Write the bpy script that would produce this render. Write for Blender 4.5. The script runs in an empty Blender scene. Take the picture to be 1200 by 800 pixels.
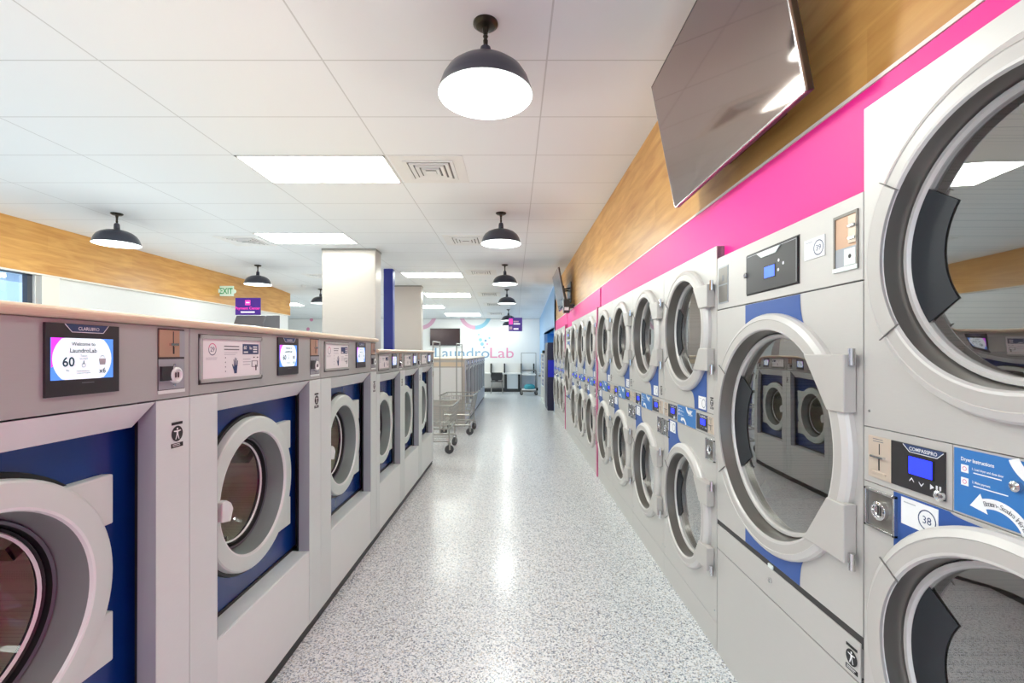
import bpy, bmesh, math, random
from mathutils import Vector, Matrix
random.seed(7)
PI = math.pi
SC = bpy.context.scene
COL = SC.collection
CAM_H = 1.38
CEIL = 2.97

LIGHT_FRONT=122; LIGHT_UP=17; LIGHT_PEND=26
# ------------------------------------------------------------------ materials
def nodes_of(name):
    m = bpy.data.materials.new(name); m.use_nodes = True
    nt = m.node_tree
    return m, nt, nt.nodes, nt.links, nt.nodes['Principled BSDF']

def lin(c):
    return tuple(((x/255.0)/12.92 if x/255.0 <= .04045 else ((x/255.0+.055)/1.055)**2.4) for x in c)

def mat(name, rgb, rough=.5, metal=0.0, emit=0.0, ecol=None, noise=0.0, nscale=20.0, stretch=(1,1,1), coat=0.0, bump=0.0):
    """procedural material: base colour modulated by a noise"""
    m, nt, N, L, b = nodes_of(name)
    c = lin(rgb)
    b.inputs['Roughness'].default_value = rough
    b.inputs['Metallic'].default_value = metal
    if coat:
        b.inputs['Coat Weight'].default_value = coat
        b.inputs['Coat Roughness'].default_value = .1
    tc = N.new('ShaderNodeTexCoord'); mp = N.new('ShaderNodeMapping'); nz = N.new('ShaderNodeTexNoise')
    mp.inputs['Scale'].default_value = stretch
    nz.inputs['Scale'].default_value = nscale; nz.inputs['Detail'].default_value = 3
    L.new(tc.outputs['Object'], mp.inputs['Vector']); L.new(mp.outputs['Vector'], nz.inputs['Vector'])
    mx = N.new('ShaderNodeMix'); mx.data_type = 'RGBA'
    k = noise if noise else .015
    mx.inputs[6].default_value = (c[0]*(1-k), c[1]*(1-k), c[2]*(1-k), 1)
    mx.inputs[7].default_value = (min(1,c[0]*(1+k)), min(1,c[1]*(1+k)), min(1,c[2]*(1+k)), 1)
    L.new(nz.outputs['Fac'], mx.inputs[0]); L.new(mx.outputs[2], b.inputs['Base Color'])
    if bump:
        bp = N.new('ShaderNodeBump'); bp.inputs['Strength'].default_value = bump; bp.inputs['Distance'].default_value = .002
        L.new(nz.outputs['Fac'], bp.inputs['Height']); L.new(bp.outputs['Normal'], b.inputs['Normal'])
    if emit:
        e = lin(ecol or rgb)
        b.inputs['Emission Color'].default_value = (*e, 1); b.inputs['Emission Strength'].default_value = emit
    return m

def mat_wood(name, dark, light, scale=(1,1,1)):
    m, nt, N, L, b = nodes_of(name)
    tc = N.new('ShaderNodeTexCoord'); mp = N.new('ShaderNodeMapping'); mp.inputs['Scale'].default_value = scale
    L.new(tc.outputs['Object'], mp.inputs['Vector'])
    # staggered boards: brick pattern laid on (y, z)
    sp = N.new('ShaderNodeSeparateXYZ'); cb = N.new('ShaderNodeCombineXYZ')
    L.new(mp.outputs['Vector'], sp.inputs[0]); L.new(sp.outputs['Y'], cb.inputs['X']); L.new(sp.outputs['Z'], cb.inputs['Y'])
    br = N.new('ShaderNodeTexBrick')
    br.inputs['Color1'].default_value = (.25,.25,.25,1); br.inputs['Color2'].default_value = (.8,.8,.8,1)
    br.inputs['Mortar'].default_value = (.3,.3,.3,1)
    br.inputs['Scale'].default_value = 1.0; br.inputs['Mortar Size'].default_value = .0012
    br.inputs['Brick Width'].default_value = 1.3; br.inputs['Row Height'].default_value = .19
    L.new(cb.outputs[0], br.inputs['Vector'])
    mp2 = N.new('ShaderNodeMapping'); mp2.inputs['Scale'].default_value = (1.5, 1.3, 11)
    L.new(mp.outputs['Vector'], mp2.inputs['Vector'])
    nz = N.new('ShaderNodeTexNoise'); nz.inputs['Scale'].default_value = 1.6; nz.inputs['Detail'].default_value = 6; nz.inputs['Distortion'].default_value = .6
    L.new(mp2.outputs[0], nz.inputs['Vector'])
    ad = N.new('ShaderNodeMath'); ad.operation = 'MULTIPLY_ADD'; ad.inputs[1].default_value = .30; 
    L.new(br.outputs['Color'], ad.inputs[0]); L.new(nz.outputs['Fac'], ad.inputs[2])
    rp = N.new('ShaderNodeValToRGB')
    rp.color_ramp.elements[0].position = .34; rp.color_ramp.elements[0].color = (*lin(dark),1)
    rp.color_ramp.elements[1].position = .95; rp.color_ramp.elements[1].color = (*lin(light),1)
    L.new(ad.outputs[0], rp.inputs[0]); L.new(rp.outputs[0], b.inputs['Base Color'])
    b.inputs['Roughness'].default_value = .42
    return m

def mat_floor():
    m, nt, N, L, b = nodes_of('epoxy_flake_floor')
    tc = N.new('ShaderNodeTexCoord')
    nz = N.new('ShaderNodeTexNoise'); nz.inputs['Scale'].default_value = 60; nz.inputs['Detail'].default_value = 2
    L.new(tc.outputs['Object'], nz.inputs['Vector'])
    mixv = N.new('ShaderNodeMix'); mixv.data_type = 'VECTOR'; mixv.inputs[0].default_value = .012
    L.new(tc.outputs['Object'], mixv.inputs[4]); L.new(nz.outputs['Color'], mixv.inputs[5])
    cols = []
    vo = N.new('ShaderNodeTexVoronoi'); vo.inputs['Scale'].default_value = 175; vo.feature = 'F1'
    L.new(mixv.outputs[1], vo.inputs['Vector'])
    sp = N.new('ShaderNodeSeparateColor'); L.new(vo.outputs['Color'], sp.inputs[0])
    rp = N.new('ShaderNodeValToRGB'); rp.color_ramp.interpolation = 'CONSTANT'
    el = rp.color_ramp.elements
    stops = [(0,(92,97,106)),(.045,(142,150,160)),(.13,(200,194,186)),(.24,(222,226,228)),(.42,(246,247,247)),(.80,(212,217,222)),(.91,(168,178,190)),(.975,(104,120,142))]
    el[0].position = 0; el[0].color = (*lin(stops[0][1]),1)
    el[1].position = stops[1][0]; el[1].color = (*lin(stops[1][1]),1)
    for p,c in stops[2:]:
        e = el.new(p); e.color = (*lin(c),1)
    L.new(sp.outputs[0], rp.inputs[0])
    L.new(rp.outputs[0], b.inputs['Base Color'])
    b.inputs['Roughness'].default_value = .28
    b.inputs['Specular IOR Level'].default_value = .5
    b.inputs['Coat Weight'].default_value = .3; b.inputs['Coat Roughness'].default_value = .16
    bp = N.new('ShaderNodeBump'); bp.inputs['Strength'].default_value = .12; bp.inputs['Distance'].default_value = .001
    L.new(vo.outputs['Distance'], bp.inputs['Height']); L.new(bp.outputs['Normal'], b.inputs['Normal'])
    return m

def mat_ceiling():
    m, nt, N, L, b = nodes_of('ceiling_tiles')
    tc = N.new('ShaderNodeTexCoord'); sp = N.new('ShaderNodeSeparateXYZ'); L.new(tc.outputs['Object'], sp.inputs[0])
    outs = []
    for ax, off, w in (('X', -1.04, 1.22), ('Y', .10, .61)):
        a = N.new('ShaderNodeMath'); a.operation = 'SUBTRACT'; a.inputs[1].default_value = off - 50*w
        L.new(sp.outputs[ax], a.inputs[0])
        md = N.new('ShaderNodeMath'); md.operation = 'MODULO'; md.inputs[1].default_value = w; L.new(a.outputs[0], md.inputs[0])
        c = N.new('ShaderNodeMath'); c.operation = 'PINGPONG'; c.inputs[1].default_value = w/2; L.new(md.outputs[0], c.inputs[0])
        lt = N.new('ShaderNodeMath'); lt.operation = 'LESS_THAN'; lt.inputs[1].default_value = .0045; L.new(c.outputs[0], lt.inputs[0])
        outs.append(lt)
    mxm = N.new('ShaderNodeMath'); mxm.operation = 'MAXIMUM'
    L.new(outs[0].outputs[0], mxm.inputs[0]); L.new(outs[1].outputs[0], mxm.inputs[1])
    mx = N.new('ShaderNodeMix'); mx.data_type = 'RGBA'
    mx.inputs[6].default_value = (*lin((238,241,244)),1); mx.inputs[7].default_value = (*lin((206,208,210)),1)
    L.new(mxm.outputs[0], mx.inputs[0]); L.new(mx.outputs[2], b.inputs['Base Color'])
    nz = N.new('ShaderNodeTexNoise'); nz.inputs['Scale'].default_value = 220; L.new(tc.outputs['Object'], nz.inputs['Vector'])
    bp = N.new('ShaderNodeBump'); bp.inputs['Strength'].default_value = .08; bp.inputs['Distance'].default_value = .002
    L.new(nz.outputs['Fac'], bp.inputs['Height']); L.new(bp.outputs['Normal'], b.inputs['Normal'])
    b.inputs['Roughness'].default_value = .8
    return m

def mat_glass(name, tint, base=.14, edge=.75, gcol=(.95,.96,.97), rough=.01):
    """door glass: partly see-through, partly mirror by fresnel"""
    m, nt, N, L, b = nodes_of(name)
    N.remove(b)
    out = N['Material Output']
    tr = N.new('ShaderNodeBsdfTransparent'); tr.inputs['Color'].default_value = (*tint,1)
    gl = N.new('ShaderNodeBsdfGlossy'); gl.inputs['Color'].default_value = (*gcol,1); gl.inputs['Roughness'].default_value = rough
    lw = N.new('ShaderNodeLayerWeight'); lw.inputs['Blend'].default_value = .5
    mr = N.new('ShaderNodeMapRange'); mr.inputs['To Min'].default_value = base; mr.inputs['To Max'].default_value = edge
    L.new(lw.outputs['Facing'], mr.inputs['Value'])
    mix = N.new('ShaderNodeMixShader'); L.new(mr.outputs[0], mix.inputs[0])
    L.new(tr.outputs[0], mix.inputs[1]); L.new(gl.outputs[0], mix.inputs[2]); L.new(mix.outputs[0], out.inputs['Surface'])
    return m

def mat_perforated(name, rgb, hole, scale, metal=.7, rough=.4):
    m, nt, N, L, b = nodes_of(name)
    tc = N.new('ShaderNodeTexCoord')
    vo = N.new('ShaderNodeTexVoronoi'); vo.inputs['Scale'].default_value = scale; vo.inputs['Randomness'].default_value = 0
    L.new(tc.outputs['Object'], vo.inputs['Vector'])
    rp = N.new('ShaderNodeValToRGB'); rp.color_ramp.interpolation = 'CONSTANT'
    rp.color_ramp.elements[0].color = (*lin(hole),1); rp.color_ramp.elements[1].position = .28; rp.color_ramp.elements[1].color = (*lin(rgb),1)
    L.new(vo.outputs['Distance'], rp.inputs[0]); L.new(rp.outputs[0], b.inputs['Base Color'])
    b.inputs['Metallic'].default_value = metal; b.inputs['Roughness'].default_value = rough
    return m

def mat_gradient(name, stops, axis, a0, a1, emit):
    """emissive screen whose own picture runs from one colour to the other"""
    m, nt, N, L, b = nodes_of(name)
    tc = N.new('ShaderNodeTexCoord'); sp = N.new('ShaderNodeSeparateXYZ'); L.new(tc.outputs['Object'], sp.inputs[0])
    mr = N.new('ShaderNodeMapRange'); mr.inputs['From Min'].default_value = a0; mr.inputs['From Max'].default_value = a1
    L.new(sp.outputs[axis], mr.inputs['Value'])
    rp = N.new('ShaderNodeValToRGB'); el = rp.color_ramp.elements
    el[0].position, el[0].color = stops[0][0], (*lin(stops[0][1]),1)
    el[1].position, el[1].color = stops[1][0], (*lin(stops[1][1]),1)
    for p,c in stops[2:]:
        e = el.new(p); e.color = (*lin(c),1)
    L.new(mr.outputs[0], rp.inputs[0]); L.new(rp.outputs[0], b.inputs['Base Color'])
    L.new(rp.outputs[0], b.inputs['Emission Color']); b.inputs['Emission Strength'].default_value = emit
    b.inputs['Roughness'].default_value = .2
    return m

M = dict(
 steel   = mat('brushed_steel', (206,202,197), .42, .3, noise=.03, nscale=30, stretch=(1,1,14)),
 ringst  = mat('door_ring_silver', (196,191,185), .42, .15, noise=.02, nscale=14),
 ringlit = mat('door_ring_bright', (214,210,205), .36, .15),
 conest  = mat('door_cone_steel', (132,127,121), .3, .6),
 wfront  = mat('washer_front_silver', (228,238,234), .42, .12, noise=.03, nscale=24, stretch=(1,1,16)),
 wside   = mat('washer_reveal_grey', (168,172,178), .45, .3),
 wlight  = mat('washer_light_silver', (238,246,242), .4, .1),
 taupe   = mat('washer_control_taupe', (180,184,180), .42, .2, noise=.03, nscale=24, stretch=(1,1,16)),
 wring   = mat('washer_ring_pale', (220,236,228), .42, .06, noise=.015),
 wcone   = mat('washer_cone_grey', (138,150,147), .35, .15),
 blue    = mat('royal_blue_enamel', (16,62,140), .25, .1, coat=.4),
 decal   = mat('blue_vinyl', (44,84,158), .4),
 navy    = mat('dark_navy', (38,40,58), .28, .2, coat=.3),
 bluecol = mat('blue_paint', (36,48,140), .4),
 instr   = mat('instruction_blue', (52,118,188), .4),
 dark    = mat('dark_plastic', (44,42,44), .35),
 slate   = mat('gasket_slate', (84,87,96), .35),
 notch   = mat('notch_grey', (112,108,104), .5),
 black   = mat('black_rubber', (18,18,20), .45),
 seam    = mat('seam_shadow', (58,56,55), .6),
 handle_refl   = mat_perforated('handle_reflection_black', (36,39,44), (26,28,32), 150, .0, .65),  # dark tone of the handle mirrored in the glass
 body    = mat('cabinet_grey', (150,148,146), .5, .3),
 white   = mat('white_sheet', (246,246,246), .5),
 offwhite= mat('white_wall_paint', (240,240,238), .7, noise=.01),
 greyprint = mat('grey_print', (120,122,128), .6),
 lightprint = mat('pale_grey_print', (186,188,194), .6),
 navyprint = mat('navy_print', (42,62,104), .6),
 blackprint= mat('black_print', (30,30,32), .6),
 pinkprint = mat('pink_print', (226,120,160), .6),
 beige   = mat('coin_plate_beige', (222,204,186), .35, .35),
 copper  = mat('coin_plate_copper', (198,160,134), .32, .5),
 chrome  = mat('chrome', (214,214,214), .12, 1.0),
 zinc    = mat('zinc_cart_wire', (172,169,163), .3, .7),
 drum    = mat_perforated('drum_steel', (168,158,146), (112,105,97), 190, .5, .36),
 wdrum   = mat_perforated('wash_drum_steel', (232,232,206), (186,180,156), 300, .35, .3),
 wback   = mat('wash_drum_back', (214,214,192), .35, .2, noise=.2, nscale=60),
 dback   = mat_perforated('drum_back_plate', (150,143,134), (104,99,93), 180, .5, .4),
 lcd     = mat('blue_lcd', (40,50,235), .2, emit=1.6, ecol=(34,48,240)),
 lcdbr   = mat('blue_lcd_light', (60,90,250), .2, emit=1.3, ecol=(70,110,255)),
 key     = mat('white_keys', (232,232,236), .5),
 pink    = mat('hot_pink_gloss', (255,16,148), .5),
 pinkdiv = mat('pink_divider', (206,96,140), .4),
 trimw   = mat('white_trim', (238,232,220), .45),
 woodr   = mat_wood('oak_panel', (186,120,50), (230,178,102)),
 woodl   = mat_wood('oak_bulkhead', (190,126,52), (230,176,98)),
 ledge   = mat('pale_laminate_top', (226,204,174), .32, noise=.04, nscale=4, stretch=(1,9,1), coat=.2),
 floor   = mat_floor(),
 ceil    = mat_ceiling(),
 lamp    = mat('lamp_enamel_navy', (50,52,66), .3, .1, coat=.3),
 lampin  = mat('lamp_white_inside', (176,182,182), .5),
 bronze  = mat('dark_bronze', (52,46,36), .3, .6),
 bulb    = mat('bulb_glow', (255,250,240), .4, emit=6, ecol=(255,246,230)),
 panel   = mat('light_diffuser', (255,255,255), .5, emit=12.0, ecol=(246,255,247)),
 vent    = mat('vent_white', (236,236,235), .55),
 ventdk  = mat('vent_shadow', (112,110,108), .7),
 ventmid = mat('vent_slat', (206,205,203), .6),
 tvscr   = mat('tv_screen_gloss', (166,152,147), .06, 1.0),
 tvfar   = mat('tv_screen_dark', (62,46,46), .15, .3),
 tvbody  = mat('tv_black', (30,26,28), .3, coat=.3),
 tvedge  = mat('tv_silver_edge', (170,164,164), .25, .7),
 glass   = mat_glass('dryer_door_glass', (.82,.82,.82), .14, .66),
 wglass  = mat_glass('washer_door_glass', (.93,.96,.94), .02, .16),
 pane    = mat_glass('window_glass', (.96,.98,1), .03, .5),
 colmet  = mat('column_cladding', (190,180,171), .35, .35, noise=.03, nscale=8, stretch=(1,1,6)),
 coledge = mat('column_edge_grey', (150,146,140), .4, .4),
 alum    = mat('window_aluminium', (88,92,100), .4, .5),
 skyblue = mat('light_blue_paint', (150,190,232), .6),
 midblue = mat('bright_blue_paint', (70,160,235), .5),
 glowblue= mat('lit_blue_panel', (18,20,165), .4, emit=.1, ecol=(10,20,230)),
 vend    = mat('vending_navy', (34,28,58), .35),
 purple  = mat('purple_sign', (62,22,120), .4, emit=.25, ecol=(70,26,150)),
 magenta = mat('magenta_print', (240,60,170), .5, emit=.5, ecol=(240,60,170)),
 signwh  = mat('sign_white_print', (250,240,252), .5, emit=.5, ecol=(250,240,252)),
 textblue= mat('wall_letter_blue', (128,164,196), .6),
 textpink= mat('wall_letter_pink', (232,150,186), .6),
 ringblue= mat('wall_ring_blue', (150,205,226), .6),
 ringpink= mat('wall_ring_pink', (226,176,200), .6),
 green   = mat('exit_green', (20,150,84), .5, emit=.15),
 exitw   = mat('exit_white', (210,232,218), .5, emit=.1),
 seatbk  = mat('chair_charcoal', (48,48,50), .5),
 counter = mat('counter_white', (236,235,232), .45),
 cgrey   = mat('counter_grey_panel', (196,202,206), .5),
 blackp  = mat('black_panel', (34,34,36), .5),
 teal    = mat('teal_bag', (60,160,176), .6, noise=.2, nscale=14),
 caster  = mat('caster_grey', (70,70,72), .5),
 kgrey   = mat('kiosk_grey', (112,110,114), .4, .3),
 machgrey= mat('machine_blue_grey', (205,207,214), .4, .3),
 scrpic  = mat_gradient('screen_picture', [(0,(225,40,230)),(.16,(230,120,240)),(.30,(150,190,250)),(.75,(120,190,250)),(1,(20,80,180))], 'X', .10, .24, 1.0),
 scrwhite= mat('screen_white', (214,232,238), .3, emit=.5, ecol=(240,250,255)),
 scrdark = mat('screen_teal_text', (22,72,88), .6),
 scrgrey = mat('screen_grey_text', (64,80,90), .6),
 scrpink = mat('screen_magenta', (220,50,226), .5, emit=.8, ecol=(225,60,235)),
 scrblue = mat('screen_blue', (70,130,220), .5, emit=.7, ecol=(80,140,235)),
)

# ------------------------------------------------------------------ mesh builder
_txt = {}
def text_geo(s, bold):
    k = (s, bold)
    if k not in _txt:
        cu = bpy.data.curves.new('t', 'FONT'); cu.body = s; cu.size = 1.0; cu.resolution_u = 3
        if bold: cu.offset = .018
        ob = bpy.data.objects.new('t', cu)
        me = bpy.data.meshes.new_from_object(ob)
        vs = [(v.co.x, v.co.y) for v in me.vertices]; fs = [tuple(p.vertices) for p in me.polygons]
        bpy.data.objects.remove(ob); bpy.data.meshes.remove(me); bpy.data.curves.remove(cu)
        _txt[k] = (vs, fs)
    return _txt[k]

class MB:
    def __init__(s): s.v=[]; s.f=[]; s.m=[]; s.sm=[]; s.mats=[]
    def mi(s, m):
        if m not in s.mats: s.mats.append(m)
        return s.mats.index(m)
    def add(s, vs, fs, m, smooth=False, mx=None):
        o = len(s.v)
        s.v += [tuple(mx @ Vector(p)) for p in vs] if mx else [tuple(p) for p in vs]
        k = s.mi(m)
        for f in fs: s.f.append(tuple(i+o for i in f)); s.m.append(k); s.sm.append(smooth)
        return s
    def box(s, x0,x1,y0,y1,z0,z1, m, mx=None, skip=()):
        vs = [(x,y,z) for x in (x0,x1) for y in (y0,y1) for z in (z0,z1)]
        fs = dict(l=(0,1,3,2), r=(4,6,7,5), f=(0,4,5,1), b=(2,3,7,6), d=(0,2,6,4), u=(1,5,7,3))
        return s.add(vs, [q for k,q in fs.items() if k not in skip], m, False, mx)
    def poly(s, pts, m, mx=None): return s.add(pts, [tuple(range(len(pts)))], m, False, mx)
    def prism(s, pts, y0, y1, m, mx=None):
        """2-D outline in (x,z) extruded along y"""
        n = len(pts)
        vs = [(x,y0,z) for x,z in pts] + [(x,y1,z) for x,z in pts]
        fs = [tuple(range(n)), tuple(range(2*n-1,n-1,-1))] + [(i,(i+1)%n,n+(i+1)%n,n+i) for i in range(n)]
        return s.add(vs, fs, m, False, mx)
    def lathe(s, prof, m, cx=0, cz=0, seg=64, mx=None, a0=0, a1=2*PI, smooth=True):
        """profile [(r, y)] turned round the y axis at (cx, cz)"""
        full = abs(a1-a0-2*PI) < 1e-6
        k = seg if full else seg+1
        vs=[]
        for r,y in prof:
            for i in range(k):
                a = a0+(a1-a0)*i/seg
                vs.append((cx+r*math.cos(a), y, cz+r*math.sin(a)))
        fs=[]
        for j in range(len(prof)-1):
            for i in range(seg):
                i2=(i+1)%k
                fs.append((j*k+i, j*k+i2, (j+1)*k+i2, (j+1)*k+i))
        return s.add(vs, fs, m, smooth, mx)
    def lathez(s, prof, m, cx=0, cy=0, seg=48, mx=None):
        vs=[]; 
        for r,z in prof:
            for i in range(seg):
                a=2*PI*i/seg; vs.append((cx+r*math.cos(a), cy+r*math.sin(a), z))
        fs=[(j*seg+i, j*seg+(i+1)%seg, (j+1)*seg+(i+1)%seg, (j+1)*seg+i) for j in range(len(prof)-1) for i in range(seg)]
        return s.add(vs, fs, m, True, mx)
    def disc(s, r, y, m, cx=0, cz=0, seg=48, rx=None):
        return s.add([(cx+(rx or r)*math.cos(2*PI*i/seg), y, cz+r*math.sin(2*PI*i/seg)) for i in range(seg)], [tuple(range(seg))], m)
    def annulus(s, r0, r1, y, m, cx=0, cz=0, seg=48, a0=0, a1=2*PI):
        return s.lathe([(r0,y),(r1,y)], m, cx, cz, seg, None, a0, a1, False)
    def sector(s, r0, r1, y0, y1, a0, a1, m, cx=0, cz=0, seg=16):
        """solid annular sector, front at y0"""
        pts = [(cx+r1*math.cos(a0+(a1-a0)*i/seg), cz+r1*math.sin(a0+(a1-a0)*i/seg)) for i in range(seg+1)]
        pts += [(cx+r0*math.cos(a1-(a1-a0)*i/seg), cz+r0*math.sin(a1-(a1-a0)*i/seg)) for i in range(seg+1)]
        n=len(pts); h=seg+1
        vs=[(x,y0,z) for x,z in pts]+[(x,y1,z) for x,z in pts]
        fs=[(i,i+1,n-2-i,n-1-i) for i in range(seg)]
        fs+=[(n+i,n+n-1-i,n+n-2-i,n+i+1) for i in range(seg)]
        fs+=[(i,(i+1)%n,n+(i+1)%n,n+i) for i in range(n)]
        return s.add(vs, fs, m)
    def plate_hole(s, x0,x1,z0,z1, y, cx, cz, r, m, edge=.02, seg=72):
        A = sorted(set([2*PI*i/seg for i in range(seg)] + [math.atan2(z-cz,x-cx)%(2*PI) for x in (x0,x1) for z in (z0,z1)]))
        ins=[]; outs=[]
        for a in A:
            c,sn = math.cos(a), math.sin(a)
            ts=[]
            if c>1e-9: ts.append((x1-cx)/c)
            if c<-1e-9: ts.append((x0-cx)/c)
            if sn>1e-9: ts.append((z1-cz)/sn)
            if sn<-1e-9: ts.append((z0-cz)/sn)
            t=min(ts)
            ins.append((cx+r*c,y,cz+r*sn)); outs.append((cx+t*c,y,cz+t*sn))
        n=len(A)
        s.add(ins+outs, [(i,(i+1)%n,n+(i+1)%n,n+i) for i in range(n)], m)
        s.add(outs+[(p[0],y+edge,p[2]) for p in outs], [(i,(i+1)%n,n+(i+1)%n,n+i) for i in range(n)], m)
        return s
    def tube(s, pts, r, m, seg=8, mx=None, closed=False):
        P=[Vector(p) for p in pts]; n=len(P); vs=[]
        up=None
        for i,p in enumerate(P):
            if closed: t=(P[(i+1)%n]-P[i-1])
            else: t=(P[min(i+1,n-1)]-P[max(i-1,0)])
            t.normalize()
            ref = Vector((0,0,1)) if abs(t.z)<.9 else Vector((1,0,0))
            if up is not None:
                u=(up-t*up.dot(t))
                if u.length<1e-4: u=t.cross(ref)
            else: u=t.cross(ref)
            u.normalize(); w=t.cross(u); up=u
            for k in range(seg):
                a=2*PI*k/seg; vs.append(tuple(p+u*(r*math.cos(a))+w*(r*math.sin(a))))
        fs=[]
        for i in range(n if closed else n-1):
            j=(i+1)%n
            for k in range(seg): fs.append((i*seg+k, i*seg+(k+1)%seg, j*seg+(k+1)%seg, j*seg+k))
        if not closed: fs += [tuple(range(seg)), tuple(range((n-1)*seg, n*seg))]
        return s.add(vs, fs, m, True, mx)
    def text(s, t, x, z, y, h, m, align='c', bold=False, wx=1.0, rot=0, mx=None):
        """flat lettering in the (x,z) plane; h = height of capitals"""
        vs,fs = text_geo(t,bold)
        if not vs: return s
        k=h/.69
        xs=[p[0] for p in vs]; w0,w1=min(xs),max(xs)
        ox={'c':(w0+w1)/2,'l':w0,'r':w1}[align]
        c,sn=math.cos(rot),math.sin(rot)
        out=[]
        for px,py in vs:
            a=(px-ox)*k*wx; b=py*k
            out.append((x+a*c-b*sn, y, z+a*sn+b*c))
        return s.add(out, fs, m, False, mx)
    def build(s, name, parent=None, loc=None, rotz=0, bevel=0):
        me=bpy.data.meshes.new(name); me.from_pydata(s.v,[],s.f)
        for m in s.mats: me.materials.append(m)
        me.polygons.foreach_set('material_index', s.m)
        me.polygons.foreach_set('use_smooth', s.sm)
        me.update()
        bm=bmesh.new(); bm.from_mesh(me); bmesh.ops.recalc_face_normals(bm, faces=bm.faces); bm.to_mesh(me); bm.free()
        if any(s.sm): me.set_sharp_from_angle(angle=math.radians(24))
        o=bpy.data.objects.new(name, me); COL.objects.link(o)
        if parent: o.parent=parent
        if loc: o.location=loc
        o.rotation_euler=(0,0,rotz)
        if bevel:
            b=o.modifiers.new('bevel','BEVEL'); b.width=bevel; b.segments=2; b.limit_method='ANGLE'; b.angle_limit=math.radians(50)
        return o

def tag(o, label, cat, group=None, kind=None):
    if label: o['label']=label
    if cat: o['category']=cat
    if group: o['group']=group
    if kind: o['kind']=kind
    return o
def struct(o): o['kind']='structure'; return o
def thing(name, label, cat, loc=(0,0,0), rotz=0, group=None):
    o=bpy.data.objects.new(name,None); o.empty_display_size=.1; COL.objects.link(o)
    o.location=loc; o.rotation_euler=(0,0,rotz)
    return tag(o,label,cat,group)
def copy_tree(o, parent=None):
    c=o.copy(); COL.objects.link(c)
    if parent: c.parent=parent
    for ch in list(o.children): copy_tree(ch,c)
    return c
def dup(o, loc, label, group=None, rotz=None):
    c=copy_tree(o); c.location=loc; c['label']=label
    if group: c['group']=group
    if rotz is not None: c.rotation_euler=(0,0,rotz)
    return c

def bars(b, x0, x1, z, n, dz, y, m, h=.003, ragged=True):
    for i in range(n):
        xe = x1-(random.random()*.3*(x1-x0) if ragged else 0)
        b.box(x0,xe,y,y+.0003,z-i*dz-h,z-i*dz,m)

def access_sticker(x, z, w, parent):
    """round black symbol of a person with spread arms between two lines of small print"""
    b=MB(); y=-.0012; r=w/2
    b.box(x-w*.48,x+w*.48,y,y+.001,z+r*1.15,z+r*1.50,M['blackprint'])
    b.disc(r,y,M['blackprint'],x,z,24)
    yy=y-.0004; W=M['white']
    b.disc(r*.14,yy,W,x,z+r*.62,12)
    b.poly([(x-r*.62,yy,z+r*.42),(x-r*.62,yy,z+r*.30),(x-r*.16,yy,z+r*.22),(x-r*.16,yy,z-r*.05),(x-r*.36,yy,z-r*.7),(x-r*.22,yy,z-r*.74),(x,yy,z-r*.12),
            (x+r*.22,yy,z-r*.74),(x+r*.36,yy,z-r*.7),(x+r*.16,yy,z-r*.05),(x+r*.16,yy,z+r*.22),(x+r*.62,yy,z+r*.30),(x+r*.62,yy,z+r*.42)],W)
    b.box(x-w*.52,x+w*.52,y,y+.001,z-r*1.75,z-r*1.2,M['blackprint'])
    bars(b,x-w*.42,x+w*.42,z-r*1.3,2,r*.2,y-.0004,W,h=r*.07)
    return b.build('warning_sticker',parent)

# ------------------------------------------------------------------ dryers (face at y=0, viewer at -y)
def dryer_drum(b, cx, cz, rh, rd, dep):
    b.lathe([(rh,0),(rh,.075),(rd,.09),(rd,dep)], M['drum'], cx, cz)
    b.lathe([(rd,dep),(rd*.55,dep+.005),(rd*.5,dep-.01),(.001,dep-.01)], M['dback'], cx, cz)
    for k in range(3):
        a=PI/2+k*2*PI/3+.3
        x,z=cx+rd*.93*math.cos(a),cz+rd*.93*math.sin(a)
        mx=Matrix.Translation((x,0,z)) @ Matrix.Rotation(-a,4,'Y')
        b.box(-.04,.03,.12,dep-.02,-.025,.025,M['conest'],mx)

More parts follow.
